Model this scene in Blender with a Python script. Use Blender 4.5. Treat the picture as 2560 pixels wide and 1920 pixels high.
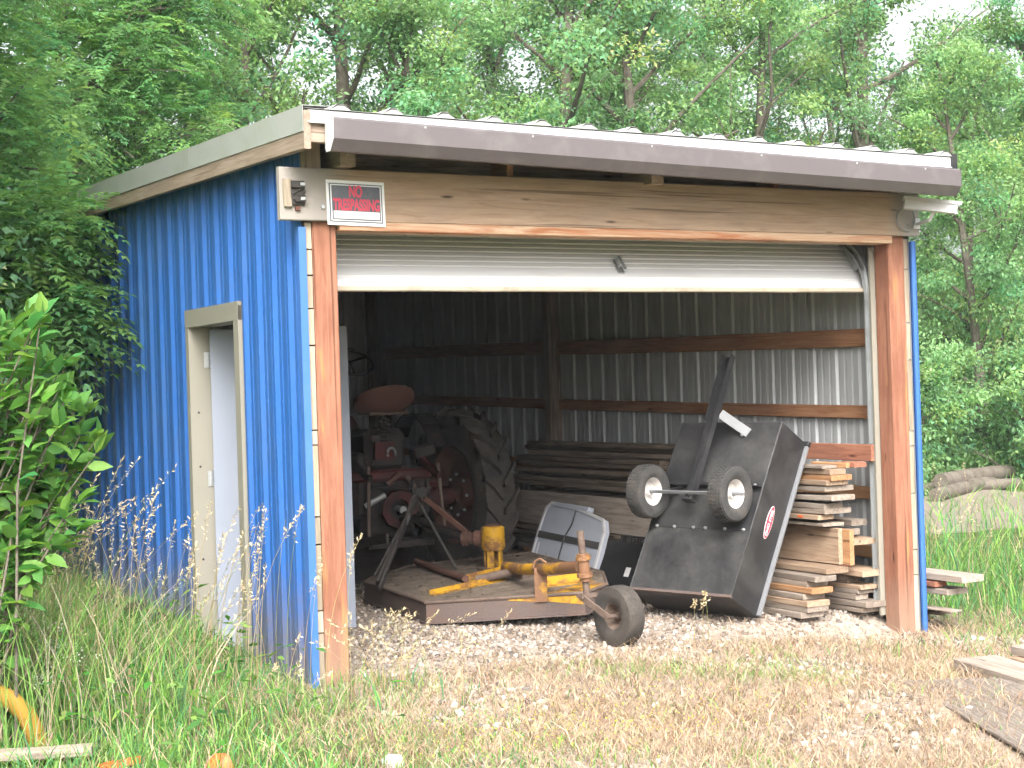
import bpy, math, random
import numpy as np
from mathutils import Vector, Matrix

for o in list(bpy.data.objects):
    bpy.data.objects.remove(o)
sc = bpy.context.scene
COL = sc.collection
R = math.radians

# ------------------------------------------------------------------ camera
CAM = Vector((-3.198317, -7.958316, 1.592580))
yaw, pitch, roll, FPX = 0.5092434, 0.0027824, -0.0317633, 3953.842
fw = Vector((math.sin(yaw) * math.cos(pitch), math.cos(yaw) * math.cos(pitch), math.sin(pitch)))
rt = Vector((math.cos(yaw), -math.sin(yaw), 0))
up = rt.cross(fw)
rr_ = rt * math.cos(roll) + up * math.sin(roll)
uu_ = up * math.cos(roll) - rt * math.sin(roll)
cam_d = bpy.data.cameras.new('camera')
cam = bpy.data.objects.new('camera', cam_d)
COL.objects.link(cam)
cam.matrix_world = Matrix(((rr_.x, uu_.x, -fw.x, CAM.x), (rr_.y, uu_.y, -fw.y, CAM.y),
                           (rr_.z, uu_.z, -fw.z, CAM.z), (0, 0, 0, 1)))
cam_d.sensor_width = 36
cam_d.lens = FPX / 2560 * 36
cam_d.clip_start = 0.05
cam_d.clip_end = 2000
sc.camera = cam

# ------------------------------------------------------------------ light
SUN_EL, SUN_AZ = R(42), R(206)      # soft sun behind the camera, high overcast
w = bpy.data.worlds.new('World'); sc.world = w; w.use_nodes = True
nt = w.node_tree; bg = nt.nodes['Background']
sky = nt.nodes.new('ShaderNodeTexSky'); sky.sky_type = 'NISHITA'
sky.sun_disc = False; sky.sun_elevation = SUN_EL; sky.sun_rotation = SUN_AZ
sky.air_density = 1.0; sky.dust_density = 6.0; sky.ozone_density = 1.0
hs = nt.nodes.new('ShaderNodeHueSaturation'); hs.inputs['Saturation'].default_value = 0.22
nt.links.new(sky.outputs[0], hs.inputs['Color']); nt.links.new(hs.outputs[0], bg.inputs[0])
bg.inputs[1].default_value = 0.115
sd = bpy.data.lights.new('sun', 'SUN'); sd.energy = 1.5; sd.angle = R(36); sd.color = (1.0, 0.96, 0.9)
sun = bpy.data.objects.new('sun', sd); COL.objects.link(sun)
to_sun = Vector((math.sin(SUN_AZ) * math.cos(SUN_EL), math.cos(SUN_AZ) * math.cos(SUN_EL), math.sin(SUN_EL)))
sun.rotation_euler = to_sun.to_track_quat('Z', 'Y').to_euler()
vs = sc.view_settings
vs.view_transform = 'Standard'; vs.look = 'None'; vs.gamma = 1; vs.exposure = 1.9; vs.use_curve_mapping = False
sc.render.engine = 'CYCLES'
cy = sc.cycles
cy.max_bounces = 5; cy.diffuse_bounces = 3; cy.glossy_bounces = 2; cy.transmission_bounces = 4
cy.transparent_max_bounces = 4; cy.caustics_reflective = False; cy.caustics_refractive = False
cy.use_denoising = True
cy.use_adaptive_sampling = True; cy.adaptive_threshold = 0.04; cy.adaptive_min_samples = 16

rng = np.random.default_rng(7)
random.seed(7)

# ------------------------------------------------------------------ ground shape
def sm(t):
    t = np.clip(t, 0, 1); return t * t * (3 - 2 * t)

def G(x, y):
    x = np.asarray(x, float); y = np.asarray(y, float)
    right = -0.14 * sm((x - 2.0) / 2.2)
    inside = sm((y - 0.0) / 0.45) * (x < 4.36) * (x > 0.03)
    z = right * (1 - inside)
    z = z + 0.13 * sm(y / 2.3) * (x < 0.03)
    z = z + 0.012 * np.sin(x * 2.3 + 1) * np.sin(y * 1.9 + .4) + 0.006 * np.sin(x * 6.1 + y * 3.3)
    far = np.maximum(0, np.hypot(x - 3, y - 2) - 9)
    return z + 0.02 * far * np.sin(x * .21 + y * .13 + 1) * np.minimum(1, far / 20) 

# ------------------------------------------------------------------ materials
MATS = {}
def newmat(name):
    m = bpy.data.materials.new(name); m.use_nodes = True
    n = m.node_tree.nodes; l = m.node_tree.links
    b = n['Principled BSDF']; MATS[name] = m
    return m, n, l, b

def ramp(n, stops):
    r = n.new('ShaderNodeValToRGB'); e = r.color_ramp.elements
    while len(e) < len(stops): e.new(0.5)
    for i, (p, c) in enumerate(stops):
        e[i].position = p; e[i].color = (*c, 1)
    return r

def noise(n, l, vec, scale, detail=4, rough=.55, dist=0.0):
    t = n.new('ShaderNodeTexNoise'); t.inputs['Scale'].default_value = scale
    t.inputs['Detail'].default_value = detail; t.inputs['Roughness'].default_value = rough
    t.inputs['Distortion'].default_value = dist
    if vec is not None: l.new(vec, t.inputs['Vector'])
    return t

def mixc(n, l, fac, a, b, mode='MIX'):
    m = n.new('ShaderNodeMix'); m.data_type = 'RGBA'; m.blend_type = mode
    for s, v in ((0, fac), (6, a), (7, b)):
        if hasattr(v, 'is_output') or hasattr(v, 'links'): l.new(v, m.inputs[s])
        elif s == 0: m.inputs[0].default_value = v
        else: m.inputs[s].default_value = (*v, 1)
    return m.outputs[2]

def coords(n, l, scale=(1, 1, 1), rand=True):
    tc = n.new('ShaderNodeTexCoord'); mp = n.new('ShaderNodeMapping')
    l.new(tc.outputs['Object'], mp.inputs['Vector']); mp.inputs['Scale'].default_value = scale
    oi = n.new('ShaderNodeObjectInfo')
    if rand:
        mu = n.new('ShaderNodeMath'); mu.operation = 'MULTIPLY'; mu.inputs[1].default_value = 57.0
        l.new(oi.outputs['Random'], mu.inputs[0])
        cx = n.new('ShaderNodeCombineXYZ')
        for i in range(3): l.new(mu.outputs[0], cx.inputs[i])
        l.new(cx.outputs[0], mp.inputs['Location'])
    return mp.outputs[0], oi, tc

def bump(n, l, b, h, strength=.3, dist=.01):
    bp = n.new('ShaderNodeBump'); bp.inputs['Strength'].default_value = strength
    bp.inputs['Distance'].default_value = dist
    l.new(h, bp.inputs['Height']); l.new(bp.outputs[0], b.inputs['Normal'])

def wood(name, c1, c2, stain=(.12, .09, .07), stain_amt=.35, rough=.8, knots=True, vary=.25, ring=1.0, alt=None, ends=None, endc=(.29, .265, .24)):
    m, n, l, b = newmat(name)
    v, oi, tc = coords(n, l, (1.1, 16, 16))
    g = noise(n, l, v, 2.2 * ring, 7, .68, .8)
    d1 = tuple(x * .72 for x in c1); d2 = tuple(min(.8, x * 1.12) for x in c2)
    r = ramp(n, [(.26, d1), (.42, c1), (.58, c2), (.76, d2)]); l.new(g.outputs['Fac'], r.inputs[0])
    v2, _, _ = coords(n, l, (1.3, 3.0, 3.0))
    s = noise(n, l, v2, 1.4, 4, .6)
    sr = ramp(n, [(.45, (0, 0, 0)), (.75, (1, 1, 1))]); l.new(s.outputs['Fac'], sr.inputs[0])
    mm = n.new('ShaderNodeMath'); mm.operation = 'MULTIPLY'; mm.inputs[1].default_value = stain_amt
    l.new(sr.outputs[0], mm.inputs[0])
    c = mixc(n, l, mm.outputs[0], r.outputs[0], stain)
    if alt is not None:
        v4, _, _ = coords(n, l, (.9, 9.0, 9.0))
        s2 = noise(n, l, v4, 1.0, 4, .55, .3)
        ar = ramp(n, [(.58, (0, 0, 0)), (.64, (1, 1, 1))]); l.new(s2.outputs['Fac'], ar.inputs[0])
        c = mixc(n, l, ar.outputs[0], c, alt)
    if knots:
        v3, _, _ = coords(n, l, (1.9, 9, 9))
        vo = n.new('ShaderNodeTexVoronoi'); vo.inputs['Scale'].default_value = 1.0
        l.new(v3, vo.inputs['Vector'])
        kr = ramp(n, [(.035, (1, 1, 1)), (.10, (0, 0, 0))]); l.new(vo.outputs['Distance'], kr.inputs[0])
        c = mixc(n, l, kr.outputs[0], c, tuple(x * .25 for x in c1))
    # drying checks: thin dark cracks along the grain
    v5, _, _ = coords(n, l, (.55, 42, 42)); ck = noise(n, l, v5, 1.0, 3, .5, .2)
    kr2 = ramp(n, [(.66, (0, 0, 0)), (.70, (1, 1, 1))]); l.new(ck.outputs['Fac'], kr2.inputs[0])
    km = n.new('ShaderNodeMath'); km.operation = 'MULTIPLY'; km.inputs[1].default_value = .7; l.new(kr2.outputs[0], km.inputs[0])
    c = mixc(n, l, km.outputs[0], c, tuple(x * .35 for x in c1))
    if ends is not None:        # silver-grey weathering on the exposed board ends
        sx_ = n.new('ShaderNodeSeparateXYZ'); l.new(tc.outputs['Object'], sx_.inputs[0])
        wn = noise(n, l, tc.outputs['Object'], 5, 4, .6)
        for a0, a1 in ends:
            ad = n.new('ShaderNodeMath'); ad.operation = 'MULTIPLY_ADD'; ad.inputs[1].default_value = .30; l.new(wn.outputs['Fac'], ad.inputs[0]); l.new(sx_.outputs['X'], ad.inputs[2])
            em = n.new('ShaderNodeMapRange'); em.inputs['From Min'].default_value = a0; em.inputs['From Max'].default_value = a1; l.new(ad.outputs[0], em.inputs[0])
            c = mixc(n, l, em.outputs[0], c, endc)
    # per board brightness
    hsv = n.new('ShaderNodeHueSaturation')
    mr = n.new('ShaderNodeMapRange'); mr.inputs['To Min'].default_value = 1 - vary; mr.inputs['To Max'].default_value = 1 + vary
    l.new(oi.outputs['Random'], mr.inputs[0]); l.new(mr.outputs[0], hsv.inputs['Value'])
    l.new(c, hsv.inputs['Color']); l.new(hsv.outputs[0], b.inputs['Base Color'])
    b.inputs['Roughness'].default_value = rough; b.inputs['Specular IOR Level'].default_value = .2
    bump(n, l, b, g.outputs['Fac'], .35, .004)
    return m

def paint(name, c, rough=.5, dirt=(.2, .17, .13), dirt_amt=.25, metallic=0.0, scale=3.0, lo=.5, hi=.75, spec=.4, bmp=.05, fine=0.0):
    m, n, l, b = newmat(name)
    v, oi, tc = coords(n, l)
    t = noise(n, l, v, scale, 6, .65, .3)
    r = ramp(n, [(lo, (0, 0, 0)), (hi, (1, 1, 1))]); l.new(t.outputs['Fac'], r.inputs[0])
    mm = n.new('ShaderNodeMath'); mm.operation = 'MULTIPLY'; mm.inputs[1].default_value = dirt_amt
    l.new(r.outputs[0], mm.inputs[0])
    cc = mixc(n, l, mm.outputs[0], c, dirt)
    if fine:
        t2 = noise(n, l, v, scale * 14, 4, .7)
        r2 = ramp(n, [(.35, (1 - fine,) * 3), (.65, (1 + fine,) * 3)]); l.new(t2.outputs['Fac'], r2.inputs[0])
        cc = mixc(n, l, 1.0, cc, r2.outputs[0], 'MULTIPLY')
    l.new(cc, b.inputs['Base Color'])
    b.inputs['Roughness'].default_value = rough; b.inputs['Metallic'].default_value = metallic
    b.inputs['Specular IOR Level'].default_value = spec
    if bmp: bump(n, l, b, t.outputs['Fac'], bmp, .01)
    return m

def colattr(name, rough=.7, trans=0.0, spec=.25, tint=(1.25, 1.2, .7), bmp=0):
    m, n, l, b = newmat(name)
    a = n.new('ShaderNodeAttribute'); a.attribute_name = 'Col'
    l.new(a.outputs['Color'], b.inputs['Base Color'])
    b.inputs['Roughness'].default_value = rough; b.inputs['Specular IOR Level'].default_value = spec
    if trans:
        tr = n.new('ShaderNodeBsdfTranslucent')
        c = mixc(n, l, 1.0, a.outputs['Color'], tint, 'MULTIPLY'); l.new(c, tr.inputs['Color'])
        mx = n.new('ShaderNodeMixShader'); mx.inputs[0].default_value = trans
        l.new(b.outputs[0], mx.inputs[1]); l.new(tr.outputs[0], mx.inputs[2])
        l.new(mx.outputs[0], n['Material Output'].inputs['Surface'])
    return m

wood('beam_wood', (.33, .225, .155), (.40, .285, .20), stain=(.24, .20, .175), stain_amt=.55, vary=.04, ends=((.62, .40), (4.42, 4.60)))
wood('post_wood', (.235, .100, .062), (.30, .140, .090), stain=(.15, .062, .04), stain_amt=.6, vary=.06, alt=(.36, .19, .075), ends=((.75, .25),), endc=(.27, .185, .135))
wood('grain_wood', (.38, .16, .08), (.50, .36, .25), stain=(.4, .2, .1), stain_amt=.2, vary=.04, ring=.5, knots=False)
wood('girt_wood', (.26, .125, .062), (.35, .185, .10), stain=(.15, .07, .035), stain_amt=.5, vary=.15)
wood('pale_wood', (.30, .25, .185), (.38, .325, .25), stain=(.2, .15, .11), stain_amt=.5, vary=.22, knots=False)
wood('grey_lumber', (.235, .19, .155), (.33, .28, .235), stain=(.14, .105, .08), stain_amt=.5, vary=.22)
wood('tan_lumber', (.27, .185, .125), (.35, .255, .18), stain=(.17, .115, .08), stain_amt=.4, vary=.2)
wood('orange_lumber', (.32, .165, .08), (.41, .235, .12), stain=(.25, .14, .07), stain_amt=.3, vary=.15)
wood('red_lumber', (.24, .10, .065), (.33, .15, .095), stain=(.13, .06, .04), stain_amt=.5, vary=.1)
wood('dark_lumber', (.13, .10, .075), (.21, .165, .13), stain=(.06, .045, .035), stain_amt=.5, vary=.25)
wood('old_plank', (.27, .22, .185), (.36, .31, .265), stain=(.17, .135, .105), stain_amt=.5, vary=.12)
wood('fascia_wood', (.28, .205, .155), (.37, .29, .23), stain=(.19, .15, .12), stain_amt=.5, vary=.05, knots=False)
paint('blue_paint', (.026, .116, .385), rough=.42, dirt=(.07, .13, .25), dirt_amt=.35, scale=1.2, spec=.45, bmp=0)
paint('blue_trim', (.05, .145, .43), rough=.4, dirt=(.1, .2, .4), dirt_amt=.3, spec=.45)
paint('galvanised', (.47, .49, .50), rough=.6, dirt=(.33, .33, .325), dirt_amt=.5, metallic=.25, scale=2.0, spec=.5, bmp=0)
paint('roof_bounce_dark', (.05, .05, .05), rough=.9)  # unseen roof underside, coloured dark to cut bounced light inside the shed
paint('roof_metal', (.45, .45, .45), rough=.45, dirt=(.35, .3, .26), dirt_amt=.6, metallic=.1, scale=3)
paint('rake_metal', (.36, .37, .355), rough=.5, dirt=(.2, .25, .14), dirt_amt=.5, scale=2.2, lo=.45, hi=.7)
paint('white_metal', (.60, .60, .62), rough=.45, dirt=(.36, .32, .27), dirt_amt=.6, scale=5)
paint('gutter_paint', (.115, .100, .104), rough=.38, dirt=(.19, .175, .17), dirt_amt=.6, scale=4, spec=.4, bmp=.02)
paint('garage_white', (.74, .74, .75), rough=.45, dirt=(.52, .48, .42), dirt_amt=.3, scale=1.5, spec=.35)
paint('seal_beige', (.50, .43, .34), rough=.7, dirt=(.2, .15, .1), dirt_amt=.6, scale=6)
paint('frame_beige', (.26, .245, .205), rough=.5, dirt=(.3, .28, .24), dirt_amt=.4, scale=2)
paint('door_grey', (.25, .275, .34), rough=.5, dirt=(.33, .33, .34), dirt_amt=.35, scale=3)
paint('zinc', (.55, .57, .58), rough=.35, dirt=(.3, .28, .26), dirt_amt=.4, metallic=.7, scale=8)
paint('dark_steel', (.045, .040, .037), rough=.6, dirt=(.11, .08, .06), dirt_amt=.6, scale=6, metallic=.2)
paint('black_bed', (.022, .022, .024), rough=.36, dirt=(.082, .08, .078), dirt_amt=.85, scale=2.6, lo=.40, hi=.72, spec=.4, fine=.12)
paint('black_side', (.020, .020, .022), rough=.42, dirt=(.10, .095, .09), dirt_amt=.55, scale=4, lo=.45, hi=.8)
paint('black_bar', (.022, .022, .024), rough=.4, dirt=(.08, .08, .08), dirt_amt=.5, scale=8)
paint('rim_flange', (.17, .175, .185), rough=.45, dirt=(.28, .28, .28), dirt_amt=.4, scale=6)
paint('tyre_rubber', (.045, .044, .043), rough=.85, dirt=(.13, .11, .09), dirt_amt=.6, scale=5, fine=.2)
paint('tractor_tyre', (.030, .028, .027), rough=.9, dirt=(.085, .07, .058), dirt_amt=.8, scale=4, lo=.35, hi=.65, fine=.2)
paint('hub_white', (.55, .53, .51), rough=.45, dirt=(.42, .33, .26), dirt_amt=.6, scale=9)
paint('mower_yellow', (.46, .25, .012), rough=.6, dirt=(.16, .075, .035), dirt_amt=.95, scale=8, lo=.44, hi=.58, fine=.1)
paint('tail_paint', (.50, .26, .012), rough=.6, dirt=(.17, .085, .05), dirt_amt=.95, scale=5, lo=.40, hi=.52, fine=.15)
paint('mower_rust', (.10, .068, .055), rough=.8, dirt=(.17, .125, .095), dirt_amt=.8, scale=4, lo=.35, hi=.7, fine=.2)
paint('rust_red', (.105, .048, .034), rough=.8, dirt=(.06, .04, .032), dirt_amt=.7, scale=8, fine=.2)
paint('deck_side', (.105, .078, .070), rough=.75, dirt=(.14, .075, .05), dirt_amt=.6, scale=6, fine=.15)
paint('tractor_red', (.085, .015, .015), rough=.65, dirt=(.03, .02, .018), dirt_amt=.85, scale=5, lo=.4, hi=.65)
paint('grease_dark', (.022, .018, .016), rough=.6, dirt=(.09, .05, .04), dirt_amt=.6, scale=9)
paint('seat_brown', (.15, .07, .055), rough=.7, dirt=(.13, .06, .05), dirt_amt=.6, scale=5)
paint('case_grey', (.42, .45, .52), rough=.55, dirt=(.28, .28, .29), dirt_amt=.4, scale=4)
paint('strap_dark', (.06, .06, .06), rough=.7)
paint('plastic_black', (.018, .018, .019), rough=.5, dirt=(.05, .05, .05), dirt_amt=.5)
paint('sign_black', (.085, .09, .11), rough=.3, dirt=(.16, .17, .19), dirt_amt=.7, scale=9, spec=.5)
paint('sign_white', (.80, .80, .80), rough=.35, dirt=(.6, .6, .6), dirt_amt=.3)
paint('sign_red', (.66, .075, .12), rough=.4, dirt_amt=0)
paint('decal_red', (.50, .02, .05), rough=.35, dirt_amt=.1)
paint('label_white', (.7, .7, .7), rough=.5)
paint('cable_grey', (.22, .22, .22), rough=.6)
paint('lens_dark', (.015, .015, .02), rough=.15)
paint('tube_yellow', (.36, .205, .03), rough=.65, dirt=(.3, .2, .06), dirt_amt=.8, scale=9)
paint('orange_plastic', (.72, .12, .03), rough=.5, dirt=(.5, .15, .06), dirt_amt=.3)
paint('bark', (.11, .09, .075), rough=.95, dirt=(.19, .17, .14), dirt_amt=.8, scale=7, lo=.4, hi=.65, spec=.1, fine=.3)
paint('tan_board', (.20, .165, .135), rough=.85, dirt=(.30, .25, .2), dirt_amt=.6, scale=2, fine=.12)
colattr('leaf', rough=.55, trans=.56, spec=.35, tint=(1.25, 1.2, .9))
colattr('grass_blade', rough=.7, trans=.2, spec=.2, tint=(1.1, 1.1, .8))
colattr('stone_col', rough=.9, spec=.2)

# mud splash and rain streaks on the blue sheets
bm_ = MATS['blue_paint']; n, l = bm_.node_tree.nodes, bm_.node_tree.links; b = n['Principled BSDF']
old = b.inputs['Base Color'].links[0].from_socket
tc = n.new('ShaderNodeTexCoord'); mp = n.new('ShaderNodeMapping'); mp.inputs['Scale'].default_value = (4, 4, .35); l.new(tc.outputs['Object'], mp.inputs['Vector'])
st = noise(n, l, mp.outputs[0], 3, 5, .65); sr = ramp(n, [(.5, (0, 0, 0)), (.75, (.38, .38, .38))]); l.new(st.outputs['Fac'], sr.inputs[0])
c = mixc(n, l, sr.outputs[0], old, (.075, .14, .26))
sz = n.new('ShaderNodeSeparateXYZ'); l.new(tc.outputs['Object'], sz.inputs[0]); mn = noise(n, l, tc.outputs['Object'], 9, 5, .7)
ad = n.new('ShaderNodeMath'); ad.operation = 'MULTIPLY_ADD'; ad.inputs[1].default_value = -.7; l.new(mn.outputs['Fac'], ad.inputs[0]); l.new(sz.outputs['Z'], ad.inputs[2])
em = n.new('ShaderNodeMapRange'); em.inputs['From Min'].default_value = .30; em.inputs['From Max'].default_value = -.25; em.inputs['To Max'].default_value = .75; l.new(ad.outputs[0], em.inputs[0])
c = mixc(n, l, em.outputs[0], c, (.16, .13, .10)); l.new(c, b.inputs['Base Color'])

# ground: soil, straw thatch and gravel dust
m, n, l, b = newmat('ground_soil')
tc = n.new('ShaderNodeTexCoord'); V = tc.outputs['Object']
n1 = noise(n, l, V, .9, 5, .6); n2 = noise(n, l, V, 22, 5, .7); n3 = noise(n, l, V, 5, 4, .6)
straw = ramp(n, [(.3, (.20, .145, .10)), (.5, (.33, .25, .18)), (.7, (.42, .335, .25))]); l.new(n2.outputs['Fac'], straw.inputs[0])
grav = ramp(n, [(.3, (.18, .14, .11)), (.5, (.32, .265, .22)), (.72, (.46, .41, .36))]); l.new(n2.outputs['Fac'], grav.inputs[0])
gr = ramp(n, [(.42, (0, 0, 0)), (.58, (1, 1, 1))]); l.new(n1.outputs['Fac'], gr.inputs[0])
sp = n.new('ShaderNodeSeparateXYZ'); l.new(V, sp.inputs[0])
mr = n.new('ShaderNodeMapRange'); mr.inputs['From Min'].default_value = -1.0; mr.inputs['From Max'].default_value = .2
l.new(sp.outputs['Y'], mr.inputs[0])
mxm = n.new('ShaderNodeMath'); mxm.operation = 'MAXIMUM'; l.new(gr.outputs[0], mxm.inputs[0]); l.new(mr.outputs[0], mxm.inputs[1])
c = mixc(n, l, mxm.outputs[0], straw.outputs[0], grav.outputs[0])
gg = ramp(n, [(.35, (.05, .085, .025)), (.65, (.13, .16, .06))]); l.new(n3.outputs['Fac'], gg.inputs[0])
# green away from the yard
sx = n.new('ShaderNodeMapRange'); sx.inputs['From Min'].default_value = 4.6; sx.inputs['From Max'].default_value = 5.4; l.new(sp.outputs['X'], sx.inputs[0])
sx2 = n.new('ShaderNodeMapRange'); sx2.inputs['From Min'].default_value = .1; sx2.inputs['From Max'].default_value = -.4; l.new(sp.outputs['X'], sx2.inputs[0])
sy = n.new('ShaderNodeMapRange'); sy.inputs['From Min'].default_value = 9; sy.inputs['From Max'].default_value = 10; l.new(sp.outputs['Y'], sy.inputs[0])
a1 = n.new('ShaderNodeMath'); a1.operation = 'MAXIMUM'; l.new(sx.outputs[0], a1.inputs[0]); l.new(sx2.outputs[0], a1.inputs[1])
a2 = n.new('ShaderNodeMath'); a2.operation = 'MAXIMUM'; l.new(a1.outputs[0], a2.inputs[0]); l.new(sy.outputs[0], a2.inputs[1])
c = mixc(n, l, a2.outputs[0], c, gg.outputs[0])
l.new(c, b.inputs['Base Color']); b.inputs['Roughness'].default_value = .95; b.inputs['Specular IOR Level'].default_value = .1
bump(n, l, b, n2.outputs['Fac'], .6, .02)

# ------------------------------------------------------------------ mesh helpers
def link(o, parent=None):
    COL.objects.link(o)
    if parent is not None:
        o.parent = parent
        M = Matrix.Identity(4); q = parent
        while q is not None:
            M = q.matrix_basis @ M if q.parent is None else (q.matrix_parent_inverse @ q.matrix_basis) @ M
            q = q.parent
        o.matrix_parent_inverse = M.inverted()
    return o

def tag(o, label=None, cat=None, group=None, kind=None):
    if label: o['label'] = label
    if cat: o['category'] = cat
    if group: o['group'] = group
    if kind: o['kind'] = kind
    return o

def empty(name, loc=(0, 0, 0), parent=None):
    o = bpy.data.objects.new(name, None); o.location = loc; o.empty_display_size = .1
    return link(o, parent)

class MB:
    def __init__(s): s.v = []; s.f = []; s.m = []; s.mi = 0
    def add(s, vs, fs):
        k = len(s.v); s.v += [tuple(x) for x in vs]
        for f in fs: s.f.append(tuple(i + k for i in f)); s.m.append(s.mi)
        return s
    def obox(s, c, ax, ay, az, ch=0.0):
        """box with centre c and half vectors; ch = chamfer in metres"""
        c = Vector(c); A = [Vector(ax), Vector(ay), Vector(az)]
        if ch <= 0:
            vs = [c + A[0] * i + A[1] * j + A[2] * k for i in (-1, 1) for j in (-1, 1) for k in (-1, 1)]
            return s.add(vs, [(0, 1, 3, 2), (4, 6, 7, 5), (0, 4, 5, 1), (2, 3, 7, 6), (0, 2, 6, 4), (1, 5, 7, 3)])
        L = [a.length for a in A]; U = [a.normalized() for a in A]
        ch = min(ch, min(L) * .6)
        vs = []; idx = {}
        for i in (-1, 1):
            for j in (-1, 1):
                for k in (-1, 1):
                    for q in range(3):
                        e = [L[0] * i, L[1] * j, L[2] * k]
                        for t in range(3):
                            if t != q: e[t] -= ch * (i, j, k)[t]
                        idx[(i, j, k, q)] = len(vs); vs.append(c + U[0] * e[0] + U[1] * e[1] + U[2] * e[2])
        fs = []
        for q in range(3):
            o1, o2 = [(1, 2), (2, 0), (0, 1)][q]
            for sg in (-1, 1):
                ring = []
                for a_, b_ in ((-1, -1), (1, -1), (1, 1), (-1, 1)):
                    t = [0, 0, 0]; t[q] = sg; t[o1] = a_; t[o2] = b_
                    ring.append(idx[(*t, q)])
                fs.append(tuple(ring) if sg > 0 else tuple(reversed(ring)))
        for q in range(3):          # edges along axis q
            o1, o2 = [(1, 2), (2, 0), (0, 1)][q]
            for a_ in (-1, 1):
                for b_ in (-1, 1):
                    t0 = [0, 0, 0]; t0[o1] = a_; t0[o2] = b_
                    t1 = list(t0); t0[q] = -1; t1[q] = 1
                    fs.append((idx[(*t0, o1)], idx[(*t1, o1)], idx[(*t1, o2)], idx[(*t0, o2)]))
        for i in (-1, 1):
            for j in (-1, 1):
                for k in (-1, 1):
                    fs.append((idx[(i, j, k, 0)], idx[(i, j, k, 1)], idx[(i, j, k, 2)]))
        return s.add(vs, fs)
    def box(s, x0, x1, y0, y1, z0, z1, ch=0.0):
        return s.obox(((x0 + x1) / 2, (y0 + y1) / 2, (z0 + z1) / 2), ((x1 - x0) / 2, 0, 0), (0, (y1 - y0) / 2, 0), (0, 0, (z1 - z0) / 2), ch)
    def sweep(s, path, prof, upv=(0, 0, 1), cap=True, scale=None):
        """sweep closed profile [(a,b)] (a along side, b along up) along path"""
        P = [Vector(p) for p in path]; n = len(prof); vs = []
        for i, p in enumerate(P):
            t = (P[min(i + 1, len(P) - 1)] - P[max(i - 1, 0)]).normalized()
            u0 = Vector(upv); sd = t.cross(u0)
            if sd.length < 1e-4: sd = t.cross(Vector((1, 0, 0)))
            sd.normalize(); u1 = sd.cross(t)
            k = scale[i] if scale else 1
            vs += [p + sd * a * k + u1 * b_ * k for a, b_ in prof]
        fs = []
        for i in range(len(P) - 1):
            for j in range(n):
                j2 = (j + 1) % n
                fs.append((i * n + j, i * n + j2, (i + 1) * n + j2, (i + 1) * n + j))
        if cap:
            fs.append(tuple(reversed(range(n)))); fs.append(tuple((len(P) - 1) * n + j for j in range(n)))
        return s.add(vs, fs)
    def tube(s, path, r, n=8, cap=True):
        rs = r if isinstance(r, (list, tuple)) else [r] * len(path)
        prof = [(math.cos(2 * math.pi * i / n), math.sin(2 * math.pi * i / n)) for i in range(n)]
        return s.sweep(path, prof, (0.013, 0.007, 1), cap, rs)
    def lathe(s, prof, c, axis, n=32, closed=False):
        """prof [(r,h)] around axis through c"""
        c = Vector(c); a = Vector(axis).normalized(); u = a.orthogonal().normalized(); v = a.cross(u)
        vs = []; k = len(prof)
        for i in range(n):
            t = 2 * math.pi * i / n; d = u * math.cos(t) + v * math.sin(t)
            vs += [c + d * r + a * h for r, h in prof]
        fs = []
        for i in range(n):
            i2 = (i + 1) % n
            for j in range(k if closed else k - 1):
                j2 = (j + 1) % k
                fs.append((i * k + j, i2 * k + j, i2 * k + j2, i * k + j2))
        return s.add(vs, fs)
    def prism(s, poly, d):
        """poly: list of Vector, extruded by vector d"""
        P = [Vector(p) for p in poly]; d = Vector(d); n = len(P)
        fs = [tuple(range(n)), tuple(reversed(range(n, 2 * n)))]
        for i in range(n): fs.append((i, i + n, (i + 1) % n + n, (i + 1) % n))
        return s.add(P + [p + d for p in P], fs)
    def build(s, name, mat, parent=None, smooth=False, M=None):
        me = bpy.data.meshes.new(name)
        me.from_pydata(s.v, [], s.f)
        for mm_ in (mat if isinstance(mat, (list, tuple)) else [mat]): me.materials.append(MATS[mm_])
        if any(s.m): me.polygons.foreach_set('material_index', s.m)
        import bmesh
        bm = bmesh.new(); bm.from_mesh(me); bmesh.ops.recalc_face_normals(bm, faces=bm.faces); bm.to_mesh(me); bm.free()
        if smooth:
            me.polygons.foreach_set('use_smooth', [True] * len(me.polygons))
            me.set_sharp_from_angle(angle=R(38))
        o = bpy.data.objects.new(name, me)
        if M is not None: o.matrix_world = M
        return link(o, parent)

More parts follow.
